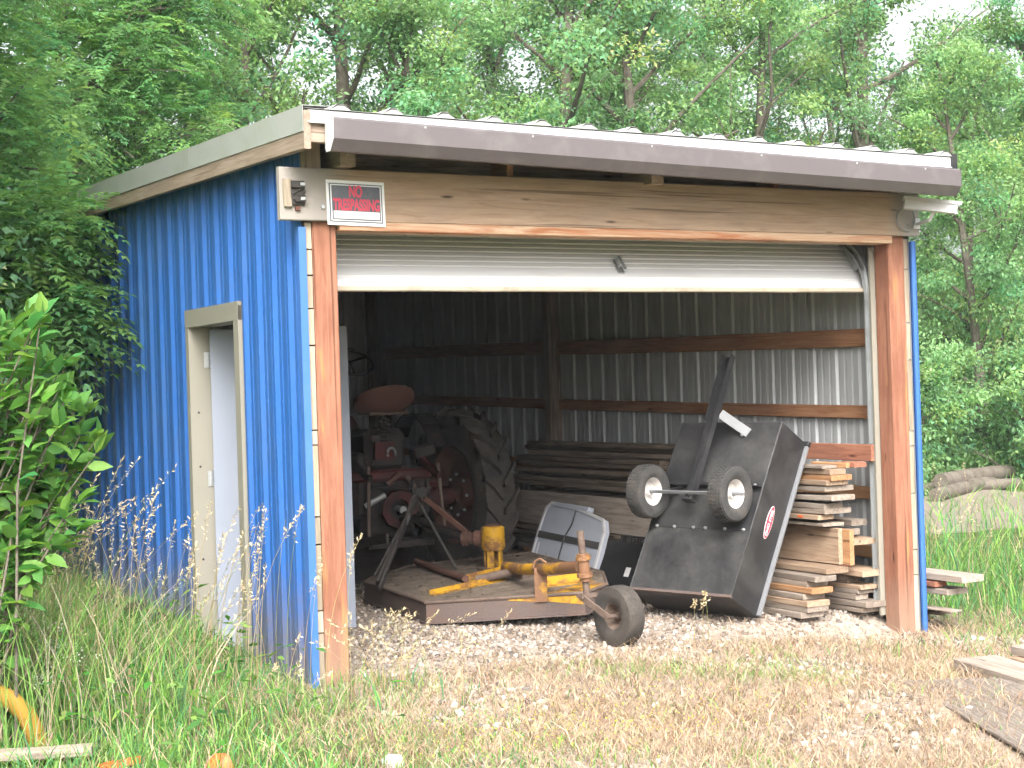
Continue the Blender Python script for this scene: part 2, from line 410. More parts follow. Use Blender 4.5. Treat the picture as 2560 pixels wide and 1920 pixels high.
def board(name, p0, p1, wid, thk, mat, parent=None, upv=(0, 0, 1), ch=.004, bow=(0, 0), rough_ends=0.0, seg=6):
    """a plank along its own X axis: wid along side axis, thk along up axis"""
    p0 = Vector(p0); p1 = Vector(p1); d = p1 - p0; L = d.length; t = d.normalized()
    u0 = Vector(upv); sd = u0.cross(t)
    if sd.length < 1e-4: sd = Vector((0, 1, 0)).cross(t)
    sd.normalize(); u = t.cross(sd)
    M = Matrix(((t.x, sd.x, u.x, p0.x), (t.y, sd.y, u.y, p0.y), (t.z, sd.z, u.z, p0.z), (0, 0, 0, 1)))
    a, b_ = wid / 2, thk / 2; ch = min(ch, a * .5, b_ * .5)
    ring = [(a - ch, -b_), (a, -b_ + ch), (a, b_ - ch), (a - ch, b_), (-a + ch, b_), (-a, b_ - ch), (-a, -b_ + ch), (-a + ch, -b_)]
    mb = MB(); vs = []
    for i in range(seg + 1):
        x = i / seg; s_ = 4 * x * (1 - x)
        e = random.uniform(-.0015, .0015)
        vs += [(x * L, y + bow[0] * s_ + e, z + bow[1] * s_ + e) for y, z in ring]
    fs = []
    for i in range(seg):
        for j in range(8):
            fs.append((i * 8 + j, i * 8 + (j + 1) % 8, (i + 1) * 8 + (j + 1) % 8, (i + 1) * 8 + j))
    fs += [tuple(reversed(range(8))), tuple(seg * 8 + j for j in range(8))]
    mb.add(vs, fs)
    return mb.build(name, mat, parent, M=M)

def np_mesh(name, verts, loops, sizes, mat, cols=None, parent=None, smooth=False):
    me = bpy.data.meshes.new(name)
    me.vertices.add(len(verts)); me.vertices.foreach_set('co', np.ascontiguousarray(verts, dtype=np.float32).ravel())
    me.loops.add(len(loops)); me.loops.foreach_set('vertex_index', np.ascontiguousarray(loops, dtype=np.int32))
    me.polygons.add(len(sizes))
    st = np.concatenate([[0], np.cumsum(sizes)[:-1]]).astype(np.int32)
    me.polygons.foreach_set('loop_start', st)
    me.update(calc_edges=True)
    if cols is not None:
        a = me.color_attributes.new('Col', 'FLOAT_COLOR', 'POINT')
        c4 = np.ones((len(verts), 4), np.float32); c4[:, :3] = cols
        a.data.foreach_set('color', c4.ravel())
    me.materials.append(MATS[mat])
    if smooth: me.polygons.foreach_set('use_smooth', np.ones(len(sizes), bool))
    if name is None: return me
    o = bpy.data.objects.new(name, me)
    return link(o, parent)

def norm(a): return a / np.maximum(1e-9, np.linalg.norm(a, axis=1, keepdims=True))

def kites(P, A, N, ln, wd, col, fold=.12, midp=.42):
    """N leaf-shaped four-vertex faces"""
    n = len(P); A = norm(A); S = norm(np.cross(A, N)); N2 = np.cross(S, A)
    ln = ln[:, None]; wd = wd[:, None]
    mid = P + A * ln * midp + N2 * wd * fold
    v = np.empty((n, 4, 3)); v[:, 0] = P; v[:, 1] = mid + S * wd * .5; v[:, 2] = P + A * ln - N2 * ln * .08; v[:, 3] = mid - S * wd * .5
    return v.reshape(-1, 3), np.arange(n * 4), np.full(n, 4), np.repeat(col, 4, axis=0)

def leaves(name, P, A, N, ln, wd, col, parent=None, mat='leaf', **k):
    v, lo, sz, c_ = kites(P, A, N, ln, wd, col, **k)
    return np_mesh(name, v, lo, sz, mat, c_, parent)

def blades_data(roots, h, w_, lean, col, segs=3, tipdark=.0):
    n = len(roots); ang = rng.uniform(0, 2 * np.pi, n); D = np.stack([np.cos(ang), np.sin(ang), np.zeros(n)], 1)
    fa = rng.uniform(0, np.pi, n); S = np.stack([np.cos(fa), np.sin(fa), np.zeros(n)], 1)
    nv = 2 * segs + 1; v = np.empty((n, nv, 3)); c_ = np.empty((n, nv, 3))
    for i in range(segs + 1):
        t = i / segs
        ctr = roots + np.stack([np.zeros(n), np.zeros(n), h * (t - .28 * lean * t ** 2)], 1) + D * (lean * h * t ** 2)[:, None]
        if i < segs:
            ww = (w_ * (1 - .6 * t ** 1.5))[:, None] * .5
            v[:, 2 * i] = ctr + S * ww; v[:, 2 * i + 1] = ctr - S * ww
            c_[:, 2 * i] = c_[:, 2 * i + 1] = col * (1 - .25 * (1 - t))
        else:
            v[:, 2 * i] = ctr; c_[:, 2 * i] = col
    base = (np.arange(n) * nv)[:, None]
    pat = []
    sizes = []
    for i in range(segs - 1):
        pat += [2 * i, 2 * i + 1, 2 * i + 3, 2 * i + 2]; sizes.append(4)
    pat += [2 * segs - 2, 2 * segs - 1, 2 * segs]; sizes.append(3)
    lo = (base + np.array(pat)[None]).ravel(); sz = np.tile(sizes, n)
    return v.reshape(-1, 3), lo, sz, c_.reshape(-1, 3)

def join_data(ds):
    vs, ls, ss, cs = [], [], [], []; k = 0
    for v, l_, s_, c_ in ds:
        vs.append(v); ls.append(l_ + k); ss.append(s_); cs.append(c_); k += len(v)
    return np.concatenate(vs), np.concatenate(ls), np.concatenate(ss), np.concatenate(cs)

ORD = 'first second third fourth fifth sixth seventh eighth ninth tenth eleventh twelfth thirteenth fourteenth fifteenth sixteenth seventeenth eighteenth nineteenth twentieth'.split()

# ------------------------------------------------------------------ ground
def axis_pts(lo, hi, fl, fh, fine):
    c1 = fl - np.cumsum(np.geomspace(.3, 20, 26)); c1 = c1[c1 > lo][::-1]
    c2 = fh + np.cumsum(np.geomspace(.3, 20, 26)); c2 = c2[c2 < hi]
    return np.concatenate([[lo], c1, np.arange(fl, fh + 1e-6, fine), c2, [hi]])
gx = axis_pts(-300, 400, -5, 9, .09); gy = axis_pts(-120, 500, -6, 10, .09)
X, Y = np.meshgrid(gx, gy); Zg = G(X, Y) + rng.normal(0, .003, X.shape) * (np.abs(X - 2) < 7)
vs_ = np.stack([X, Y, Zg], -1).reshape(-1, 3); nx, ny = len(gx), len(gy)
ii = (np.arange(ny - 1)[:, None] * nx + np.arange(nx - 1)[None]).ravel()
lo = np.stack([ii, ii + 1, ii + nx + 1, ii + nx], 1).ravel()
ground = np_mesh('ground', vs_, lo, np.full(len(ii), 4), 'ground_soil', smooth=True)
tag(ground, 'bare yard of gravel, straw and soil in and around the shed', kind='structure')

# ------------------------------------------------------------------ the shed
XR, HB, S = 4.384, 2.532, .241
YB = 8.8
def ZR(x, y): return 3.07 + .03 * (y + .3) - .012 * x
shed = empty('shed', (0, .1, 0))
tag(shed, 'blue metal pole shed with an open garage front and a slanting ribbed roof', 'shed')

def rib_profile(u0, u1, s, off, H, base, top, minor=.004):
    pts = [(u0, 0)]
    k0 = math.floor((u0 - off) / s) - 1; k1 = math.ceil((u1 - off) / s) + 1
    for k in range(k0, k1 + 1):
        c_ = off + k * s
        q = [(c_ - base, 0), (c_ - top, H), (c_ + top, H), (c_ + base, 0)]
        if minor:
            for mfrac in (1 / 3, 2 / 3):
                d = c_ + s * mfrac
                q += [(d - .014, 0), (d - .007, minor), (d + .007, minor), (d + .014, 0)]
        pts += [p for p in q if u0 + 1e-4 < p[0] < u1 - 1e-4]
    def hh(u):
        d = abs((u - off + s / 2) % s - s / 2)
        return H if d <= top else max(0, H * (base - d) / (base - top))
    pts[0] = (u0, hh(u0)); pts.append((u1, hh(u1)))
    return pts

def sheet(name, pts, f0, f1, g, mats, parent):
    """sheet with one painted face and one bare face. f0/f1(u,h)->points at both ends, g = inward offset vector"""
    mb = MB(); n = len(pts); g = Vector(g)
    a = [Vector(f0(u, h)) for u, h in pts]; b_ = [Vector(f1(u, h)) for u, h in pts]
    me_v = a + b_ + [p + g for p in a] + [p + g for p in b_]
    fs, mi = [], []
    for i in range(n - 1):
        fs.append((i, i + 1, n + i + 1, n + i)); mi.append(0)
        fs.append((2 * n + i, 3 * n + i, 3 * n + i + 1, 2 * n + i + 1)); mi.append(1)
        fs.append((i, 2 * n + i, 2 * n + i + 1, i + 1)); mi.append(0)
        fs.append((n + i, n + i + 1, 3 * n + i + 1, 3 * n + i)); mi.append(0)
    fs.append((0, n, 3 * n, 2 * n)); mi.append(0); fs.append((n - 1, 3 * n - 1, 4 * n - 1, 2 * n - 1)); mi.append(0)
    mb.v = [tuple(p) for p in me_v]; mb.f = fs; mb.m = mi
    return mb.build(name, mats, parent)

DY0, DY1, DH = 1.016, 2.038, 2.163       # entry door frame
pw = S * 4
# left wall, blue outside
edges = [.05]
y = .05 + .87
while y < YB: edges.append(y); y += pw
edges.append(YB)
def left_panel(y0, y1, z0, zt):
    pts = rib_profile(y0, y1, S, 8.0 * S, .021, .040, .014)
    sheet('wall_panel', pts, lambda u, h: (-h, u, z0(u)), lambda u, h: (-h, u, zt(u)), (.0015, 0, 0), ['blue_paint', 'galvanised'], shed)
gl = lambda u: float(G(-.1, u)) - .03
topl = lambda u: ZR(0, u) - .03
for a_, b_ in zip(edges[:-1], edges[1:]):
    if b_ <= DY0 + .05 or a_ >= DY1 - .05: left_panel(a_, b_, gl, topl)
    else:
        left_panel(a_, DY0 + .01, gl, topl) if a_ < DY0 - .02 else None
        if b_ > DY1: left_panel(DY1 - .01, b_, gl, topl)
        left_panel(max(a_, DY0 + .01), min(b_, DY1 - .01), lambda u: DH - .01, topl)
# right wall, bare metal inside
e2 = [.06]; y = .06 + .6
while y < YB: e2.append(y); y += pw
e2.append(YB)
for a_, b_ in zip(e2[:-1], e2[1:]):
    pts = rib_profile(a_, b_, S, 19.4 * S, .018, .024, .009, minor=.003)
    sheet('wall_panel', pts, lambda u, h: (XR + h + .0015, u, -.13), lambda u, h: (XR + h + .0015, u, ZR(XR, u) - .03), (-.0015, 0, 0), ['blue_paint', 'galvanised'], shed)
# back wall
x = 0.0
while x < XR - .01:
    x2 = min(x + pw, XR)
    pts = rib_profile(x, x2, S, .1, .021, .030, .012)
    sheet('wall_panel', pts, lambda u, h: (u, YB + h + .0015, -.05), lambda u, h: (u, YB + h + .0015, ZR(u, YB) - .03), (0, -.0015, 0), ['blue_paint', 'galvanised'], shed)
    x = x2
# corner trims
MB().box(-.014, .016, .030, .046, -.06, 2.50).box(-.026, -.014, .030, .075, -.06, 2.50).build('corner_trim', 'blue_trim', shed)
MB().box(XR - .002, XR + .030, .030, .046, -.2, 2.50).box(XR + .026, XR + .034, .030, .12, -.2, 2.50).build('corner_trim', 'blue_trim', shed)

# rows of screws in the blue sheets
so_ = MB().lathe([(0, -.006), (.006, -.005), (.0085, 0)], (0, 0, 0), (1, 0, 0), 6).build('screw', 'blue_trim'); SCREW = so_.data; bpy.data.objects.remove(so_)
for zrow in (.35, .95, 1.55, 2.30, 2.80):
    k = 0
    yy = .16
    while yy < 7.0:
        if not (DY0 - .04 < yy < DY1 + .04 and zrow < DH + .05):
            o_ = bpy.data.objects.new('screw', SCREW); o_.location = (-.001, yy, zrow + .012 * math.sin(yy * 3) + gl(yy) * .5); link(o_, shed)
        yy += S

# posts
board('post', (.13, .112, -.15), (.13, .112, HB + .25), .14, .14, 'post_wood', shed, upv=(0, 1, 0), ch=.006)
board('post', (4.254, .112, -.3), (4.254, .112, HB + .25), .14, .14, 'post_wood', shed, upv=(0, 1, 0), ch=.006)
MB().box(4.146, 4.19, .184, .200, -.02, 2.47).build('door_stop', 'frame_beige', shed)
for yy in (4.54, 8.6):
    board('post', (4.315, yy + .18, -.1), (4.315, yy + .18, 2.95), .10, .13, 'dark_lumber', shed, upv=(1, 0, 0))
    board('post', (.10, yy, -.1), (.10, yy, 2.95), .15, .14, 'girt_wood', shed, upv=(1, 0, 0))
# infill blocks beside the posts
def infill(xc, zs):
    for z0, z1 in zip(zs[:-1], zs[1:]):
        board('filler_block', (xc, .075 + random.uniform(-.004, .004), z0 + .004), (xc, .075, z1 - .004), .038, .05, 'pale_wood', shed, upv=(0, 1, 0), ch=.002, seg=2)
infill(.038, [-.1, .30, .42, .78, .93, 1.32, 1.40, 1.86, 2.06, 2.24, 2.38, 2.53])
infill(4.346, [-.25, .25, .42, .80, 1.12, 1.22, 1.70, 1.95, 2.31, 2.52])

# header beam and plates
bm_o = board('header_beam', (-.139, .020, HB + .143), (4.426, .020, HB + .143), .040, .286, 'beam_wood', shed, upv=(0, 0, 1), ch=.005, seg=12)
board('inner_beam', (.0, .205, HB + .143), (4.37, .205, HB + .143), .040, .28, 'girt_wood', shed)
board('header_plate', (.205, .075, HB - .026), (4.182, .075, HB - .026), .148, .050, 'grain_wood', shed, ch=.003, seg=10)
MB().lathe([(0, .012), (.010, .012), (.013, 0)], (.105, -.0, HB + .075), (0, -1, 0), 10).build('bolt_head', 'zinc', shed, smooth=True)
# rafters
for i, xx in enumerate((.23, 1.30, 2.25, 3.25, 4.1)):
    ext = -.085 if i in (0, 2) else .04
    board('rafter', (xx, ext, ZR(xx, ext) - .165), (xx, YB - .1, ZR(xx, YB) - .165), .088 if i in (0, 2) else .04, .18, 'girt_wood' if i not in (0, 2) else 'fascia_wood', shed, seg=2)
MB().box(.02, XR - .01, .232, .262, 2.66, 3.02).build('lintel_board', 'dark_lumber', shed)
for yy in (1.5, 3.0, 4.5, 6.0, 7.5):
    board('purlin', (.02, yy, ZR(0, yy) - .055), (XR - .02, yy, ZR(XR, yy) - .055), .04, .05, 'girt_wood', shed, seg=2)
board('wall_plate', (4.31, .4, 2.66), (4.31, 8.5, 2.86), .10, .24, 'girt_wood', shed, seg=2)
# wood block inside the front corner, behind the fascia
board('blocking', (.07, .075, 2.79), (.07, .075, 3.0), .09, .09, 'fascia_wood', shed, upv=(0, 1, 0), seg=2)
board('corner_board', (.028, .055, 2.74), (.028, .055, 3.02), .046, .03, 'pale_wood', shed, upv=(0, 1, 0), seg=2)
# soffit edge along the front eave
# girts on the right wall
def girt(z, y0, y1, wid, x=4.36, mat='girt_wood'):
    board('girt', (x, y0, z + .020 * y0), (x, y1, z + .020 * y1), .038, wid, mat, shed, seg=8, bow=(0, random.uniform(-.01, .01)))
for z, wd_ in ((1.862, .125), (1.338, .092), (.772, .085), (.36, .085), (.0, .13)):
    girt(z, .20, 4.66, wd_, mat='orange_lumber' if z in (.772, .36) else 'girt_wood')
    girt(z, 4.78, 8.5, wd_)

# rake and fascia
for k, (a_, b_) in enumerate(((-.335, 1.55), (1.552, 4.6), (4.602, 9.0))):
    mb = MB()
    for yy0, yy1 in ((a_, b_),):
        o0, o1 = ZR(-.12, yy0), ZR(-.12, yy1)
        mb.prism([(-.128 - .001 * k, yy0, o0 - .115), (-.128 - .001 * k, yy1, o1 - .115), (-.128 - .001 * k, yy1, o1 + .020), (-.128 - .001 * k, yy0, o0 + .020)], (.003, 0, 0))
        mb.prism([(-.125, yy0, o0 + .020), (-.125, yy1, o1 + .020), (.03, yy1, o1 + .022), (.03, yy0, o0 + .022)], (0, 0, -.003))
    mb.build('rake_trim', 'rake_metal', shed)
board('rake_board', (-.105, -.335, ZR(-.1, -.335) - .105), (-.105, 4.4, ZR(-.1, 4.4) - .105), .038, .20, 'fascia_wood', shed, seg=6)
board('rake_board', (-.105, 4.405, ZR(-.1, 4.4) - .105), (-.105, 9.0, ZR(-.1, 9.0) - .105), .038, .20, 'fascia_wood', shed, seg=4)
board('fascia_board', (-.084, -.305, ZR(0, -.3) - .088), (4.40, -.305, ZR(4.4, -.3) - .088), .036, .165, 'fascia_wood', shed, seg=6)
board('rake_board', (4.42, -.335, ZR(4.4, -.335) - .105), (4.42, 9.0, ZR(4.4, 9.0) - .105), .034, .20, 'fascia_wood', shed, seg=4)
mb = MB()
z0, z1 = ZR(-.09, -.33), ZR(4.40, -.33)
mb.prism([(-.10, -.336, z0 - .062), (4.40, -.336, z1 - .062), (4.40, -.336, z1 - .002), (-.10, -.336, z0 - .002)], (0, .003, 0))
mb.prism([(-.10, -.336, z0 - .062), (4.40, -.336, z1 - .062), (4.40, -.352, z1 - .072), (-.10, -.352, z0 - .072)], (0, .003, .001))
mb.build('drip_edge', 'white_metal', shed)
# roof sheets, twelve-inch ribs
x = -.12; RS = .305
while x < 4.42:
    x2 = min(x + RS * 3, 4.44)
    pts = rib_profile(x, x2, RS, -.12 + .2, .032, .062, .018, minor=0)
    sheet('roof_panel', pts, lambda u, h: (u, -.345, ZR(u, -.345) + .004 + h), lambda u, h: (u, 9.05, ZR(u, 9.05) + .004 + h), (0, 0, -.0015), ['roof_metal', 'roof_bounce_dark'], shed)
    x = x2
u = -.12 + .2 + RS * -1
while u < 4.40:
    if u > -.1:
        z_ = ZR(u, -.345) + .003; MB().prism([(u - .062, -.3465, z_), (u - .016, -.3465, z_ + .024), (u + .018, -.3465, z_ + .025), (u + .062, -.3465, z_)], (0, .004, 0)).build('rib_closure', 'rake_metal', shed)
    u += RS
MB().box(4.400, 4.446, -.352, -.30, ZR(4.4, -.33) - .09, ZR(4.4, -.33) + .02).build('rake_end_cap', 'black_side', shed)
# gutter
def zg(x): return 3.018 - .0218 * x
prof = [(-.345, 0), (-.345, -.150), (-.352, -.168), (-.405, -.170), (-.452, -.112), (-.452, -.012), (-.440, .0), (-.440, -.006), (-.446, -.014), (-.446, -.110), (-.403, -.164), (-.352, -.162), (-.348, -.004)]
mb = MB(); gx0, gx1 = -.008, 4.372
va = [(gx0, y_, zg(gx0) + z_) for y_, z_ in prof]; vb = [(gx1, y_, zg(gx1) + z_) for y_, z_ in prof]; k = len(prof)
mb.add(va + vb, [(i, (i + 1) % k, k + (i + 1) % k, k + i) for i in range(k)])
gut = mb.build('gutter', 'gutter_paint', shed)
for xx, mt in ((gx0 - .002, 'white_metal'), (gx1, 'gutter_paint')):
    poly = [(xx, y_, zg(xx) + z_) for y_, z_ in ((-.343, -.002), (-.343, -.150), (-.352, -.170), (-.405, -.172), (-.454, -.113), (-.454, -.002))]
    MB().prism(poly, (.002, 0, 0)).build('end_cap', mt, gut)
rn = MB()
for t in (.12, .27, .45, .63, .8, .93):
    xx = gx0 + t * (gx1 - gx0); rn.lathe([(0, .004), (.005, .003), (.007, 0)], (xx, -.452, zg(xx) - .02), (0, -1, 0), 8)
rn.build('rivets', 'zinc', gut); gut.children[-1]['kind'] = 'stuff'

# garage door: bottom section tilted in the track curve, the rest overhead
gd = empty('garage_door', (2.2, .3, 2.18), shed)
d1 = Vector((0, .238, .308)).normalized(); nrm = Vector((0, -d1.z, d1.y))
def section(p, d, L, nv, mat='garage_white', grooves=True):
    mb = MB(); x0, x1 = .21, 4.222
    hs_ = [0, .03, .034, .040, .046, .05]
    prof = [(0, 0)]
    for c_ in ([.075, .16, .20, .24, .28, .32, .36, .40, .44] if grooves else [.1, .3]):
        prof += [(c_ - .009, 0), (c_ - .004, -.006), (c_ + .004, -.006), (c_ + .009, 0)]
    prof += [(L, 0)]
    a = [Vector((x0, 0, 0)) + p + d * t + nv * h for t, h in prof]; b_ = [Vector((x1, 0, 0)) + p + d * t + nv * h for t, h in prof]
    k = len(prof); bk = [Vector((xx, 0, 0)) + p + d * t - nv * .045 for xx in (x0, x1) for t in (0, L)]
    vs = a + b_ + bk
    fs = [(i, i + 1, k + i + 1, k + i) for i in range(k - 1)]
    B = 2 * k
    fs += [(B, B + 2, B + 3, B + 1), (0, k, B + 2, B), (k - 1, B + 1, B + 3, 2 * k - 1), tuple(list(range(k)) + [B + 1, B]), tuple(list(range(k, 2 * k)) + [B + 3, B + 2])]
    mb.add(vs, fs)
    return mb.build('door_section', mat, gd)
P0 = Vector((0, .295, 2.200)); section(P0, d1, .50, nrm)
q = P0 + d1 * .51
section(q, Vector((0, .93, .36)).normalized(), .5, Vector((0, -.36, .93)) * -1, grooves=False)
q2 = q + Vector((0, .93, .36)).normalized() * .51
for i in range(2):
    section(q2 + Vector((0, .51 * i, 0)), Vector((0, 1, 0)), .50, Vector((0, 0, -1)), grooves=False)
board('bottom_seal', (.205, .291, 2.186), (4.226, .291, 2.186), .05, .030, 'seal_beige', gd, ch=.006, seg=12)
hp = P0 + d1 * .17 + nrm * .006 + Vector((2.26, 0, 0))
mb = MB(); mb.obox(hp, (.022, 0, 0), d1 * .055, nrm * .004); mb.obox(hp + nrm * .025 + d1 * .02, (.010, 0, 0), d1 * .03, nrm * .022)
mb.obox(hp + nrm * .045 - d1 * .02, (.012, 0, 0), d1 * .05, nrm * .004); mb.build('pull_handle', 'zinc', gd)
# tracks
for xx in (.225, 4.166):
    pth = [(xx, .235, .02), (xx, .235, 1.2), (xx, .235, 2.15)]
    for t in range(1, 8):
        an = t / 8 * math.pi / 2; pth.append((xx, .235 + .40 * (1 - math.cos(an)), 2.15 + .40 * math.sin(an) + .02))
    pth += [(xx, .66, 2.575), (xx, 3.2, 2.66)]
    MB().sweep(pth, [(-.013, -.028), (.013, -.028), (.013, .028), (-.013, .028), (-.013, .020), (.009, .020), (.009, -.020), (-.013, -.020)], upv=(0, .2, .1) if False else (.0, -.3, .95)).build('door_track', 'zinc', shed)
MB().obox((4.20, .42, 2.42), (.006, 0, 0), (0, .05, .09), (0, .03, -.02)).build('track_bracket', 'zinc', shed)

# entry door
en = empty('entry_door', (0, 1.5, .05), shed)
fx0, fx1 = -.034, .13
mb = MB(); mb.box(fx0, fx1, DY1 - .062, DY1, .02, DH - .001); mb.build('frame_jamb', 'frame_beige', en)
mb = MB(); mb.box(fx0, fx1, DY0, DY0 + .088, .0, DH - .001); mb.build('frame_jamb', 'frame_beige', en)
mb = MB(); mb.box(fx0 - .002, fx1, DY0, DY1, DH - .112, DH); mb.build('frame_head', 'frame_beige', en)
MB().box(fx0, fx1 + .05, DY0, DY1, .03, .085).build('sill', 'zinc', en)
H0 = Vector((.105, DY1 - .075, 0)); E0 = Vector((.915, 1.60, 0)); dv = (E0 - H0).normalized(); dn = Vector((-dv.y, dv.x, 0))
c_ = (H0 + E0) / 2 + Vector((0, 0, 1.05)); 
leaf = MB().obox(c_, dv * ((E0 - H0).length / 2), dn * .022, (0, 0, .985), ch=.003).build('door_leaf', 'door_grey', en)
for z in (.33, 1.07, 1.84):
    mb = MB(); mb.box(.09, .093, DY1 - .075, DY1 - .0645, z - .05, z + .05); mb.box(.065, .12, DY1 - .0665, DY1 - .063, z - .05, z + .05)
    mb.tube([(.118, DY1 - .07, z - .052), (.118, DY1 - .07, z + .052)], .007, 8)
    for q_ in (-.032, 0, .032): mb.lathe([(0, .003), (.005, 0)], (.085, DY1 - .0665, z + q_), (0, -1, 0), 6)
    mb.build('hinge', 'zinc', en)
for z in (.55, 1.15, 1.5): MB().lathe([(0, .002), (.006, .001), (.008, 0)], (.02, DY1 - .063, z), (0, -1, 0), 8).build('plug_screw', 'dark_steel', en)

# ------------------------------------------------------------------ things fixed to the beam
def text(body, size, parent, loc, xdir, ydir, mat, name, width=None, off=.0, ext=.0006):
    cu = bpy.data.curves.new(name, 'FONT'); cu.body = body; cu.size = size; cu.align_x = 'CENTER'; cu.align_y = 'CENTER'
    cu.extrude = ext; cu.offset = off
    o = bpy.data.objects.new(name, cu); COL.objects.link(o)
    bpy.context.view_layer.update()
    me = bpy.data.meshes.new_from_object(o); bpy.data.objects.remove(o)
    xs = [v.co.x for v in me.vertices]; ys = [v.co.y for v in me.vertices]
    wd_ = max(xs) - min(xs); cx_, cy_ = (max(xs) + min(xs)) / 2, (max(ys) + min(ys)) / 2
    sx_ = width / wd_ if width else 1
    x_ = Vector(xdir).normalized(); y_ = Vector(ydir).normalized(); z_ = x_.cross(y_)
    Mx = Matrix(((x_.x, y_.x, z_.x, loc[0]), (x_.y, y_.y, z_.y, loc[1]), (x_.z, y_.z, z_.z, loc[2]), (0, 0, 0, 1)))
    for v in me.vertices: v.co = Vector(((v.co.x - cx_) * sx_, v.co.y - cy_, v.co.z))
    me.materials.clear(); me.materials.append(MATS[mat])
    o = bpy.data.objects.new(name, me); o.matrix_world = Mx
    return link(o, parent)

sx0, sx1, sz0, sz1 = .127, .472, 2.512, 2.757
sg = empty('warning_sign', ((sx0 + sx1) / 2, -.004, sz0))
tag(sg, 'black and white no trespassing sign with red lettering nailed to the header beam', 'sign')
tl = .006   # slight tilt
def sb(name, a0, a1, b0, b1, yy, mat):
    # a across, b up in 0..1 of the plate
    def P(a, b_): return Vector((sx0 + a * (sx1 - sx0) + .004 * (1 - b_), yy - .002 * math.sin(a * 3.0), sz0 + b_ * (sz1 - sz0) - tl * a))
    n_ = 8; mb = MB(); vs = []
    for i in range(n_ + 1):
        a = a0 + (a1 - a0) * i / n_
        vs += [P(a, b0), P(a, b1), P(a, b1) + Vector((0, .0015, 0)), P(a, b0) + Vector((0, .0015, 0))]
    fs = []
    for i in range(n_):
        for j in range(4): fs.append((4 * i + j, 4 * i + (j + 1) % 4, 4 * i + 4 + (j + 1) % 4, 4 * i + 4 + j))
    fs += [(3, 2, 1, 0), (4 * n_, 4 * n_ + 1, 4 * n_ + 2, 4 * n_ + 3)]
    mb.add(vs, fs); return mb.build(name, mat, sg)
sb('plate', 0, 1, 0, 1, -.0045, 'sign_white')
sb('border', .045, .955, .07, .93, -.0062, 'sign_black')
sb('inner_line', .065, .935, .095, .905, -.0079, 'sign_white')
sb('field', .085, .915, .12, .88, -.0096, 'sign_black')
sb('name_space', .105, .895, .145, .315, -.0113, 'sign_white')
text('NO', .086, sg, ((sx0 + sx1) / 2 - .002, -.0122, sz0 + .183), (1, 0, -tl / .345), (0, 0, 1), 'sign_red', 'lettering', width=.078, off=.0035)
text('TRESPASSING', .086, sg, ((sx0 + sx1) / 2 + .002, -.0122, sz0 + .110), (1, 0, -tl / .345), (0, 0, 1), 'sign_red', 'lettering', width=.276, off=.0035)
for a, b_ in ((.03, .93), (.97, .93), (.03, .05), (.97, .05)):
    MB().lathe([(0, .0015), (.003, .001), (.004, 0)], (sx0 + a * .345, -.0068, sz0 + b_ * .245 - tl * a), (0, -1, 0), 8).build('nail', 'zinc', sg)

lt = empty('door_latch', (-.055, 0, 2.6))
tag(lt, 'rusty metal latch plate screwed to a small wood block at the beam end', 'latch')
board('wood_block', (-.098, -.010, 2.602), (-.098, -.010, 2.750), .020, .045, 'pale_wood', lt, upv=(1, 0, 0), seg=2)
mb = MB(); mb.box(-.085, .0, -.020, -.001, 2.612, 2.742, ch=.004); mb.box(-.080, -.01, -.034, -.019, 2.70, 2.735, ch=.004); mb.box(-.06, -.002, -.036, -.019, 2.625, 2.66, ch=.004)
for xx, zz in ((-.07, 2.67), (-.045, 2.685), (-.02, 2.672), (-.07, 2.64)): mb.tube([(xx, -.02, zz), (xx + .02, -.03, zz + .012)], .005, 6)
mb.build('plate', 'dark_steel', lt)
for zz in (2.722, 2.645): MB().box(-.032, -.006, -.040, -.0345, zz - .009, zz + .009, ch=.002).build('bright_catch', 'zinc', lt)
MB().box(-.055, -.028, -.016, -.001, 2.583, 2.606).build('lower_tab', 'rust_red', lt)

sc_ = empty('security_camera', (4.34, -.1, 2.62))
tag(sc_, 'white box-shaped security camera on a bracket under the gutter end', 'camera')
a = Vector((4.205, -.10, 2.735)); b_ = Vector((4.475, -.30, 2.685)); ax = (b_ - a).normalized(); sd_ = ax.cross(Vector((0, 0, 1))).normalized(); u_ = sd_.cross(ax)
ctr = (a + b_) / 2; Lh = (b_ - a).length / 2
mb = MB(); mb.sweep([a, b_], [(-.042, -.036), (.042, -.036), (.042, .034), (-.042, .034)], upv=(0, 0, 1)); mb.build('housing', 'white_metal', sc_)
mb = MB(); mb.sweep([a - ax * .01, b_ + ax * .025], [(-.05, .022), (-.05, .044), (.05, .044), (.05, .022), (.046, .022), (.046, .040), (-.046, .040), (-.046, .022)]); mb.build('sun_shield', 'white_metal', sc_)
mb = MB(); mb.sweep([b_ + ax * .001, b_ + ax * .003], [(-.030, -.026), (.030, -.026), (.030, .024), (-.030, .024)]); mb.build('lens_window', 'lens_dark', sc_)
mb = MB(); mb.sweep([b_ - ax * .01, b_ + ax * .006], [(-.046, -.040), (.046, -.040), (.046, -.028), (-.046, -.028)]); mb.build('front_bezel', 'white_metal', sc_)
mb = MB(); mb.tube([ctr + Vector((.02, -.02, -.03)), ctr + Vector((.02, .03, -.09)), (4.40, -.01, 2.612)], .012, 8); mb.box(4.37, 4.424, -.014, -.001, 2.58, 2.65); mb.build('bracket', 'white_metal', sc_)
pts = []
for t in range(0, 21):
    an = R(120) + t / 20 * R(285); pts.append((4.285 + .075 * math.cos(an), -.022 - .0006 * t, 2.64 + .075 * math.sin(an)))
mb = MB(); mb.tube(pts, .0055, 6); mb.tube([(4.29, -.03, 2.60), (4.34, -.05, 2.605), (4.43, -.10, 2.63)], .005, 6); mb.build('cable', 'cable_grey', sc_)
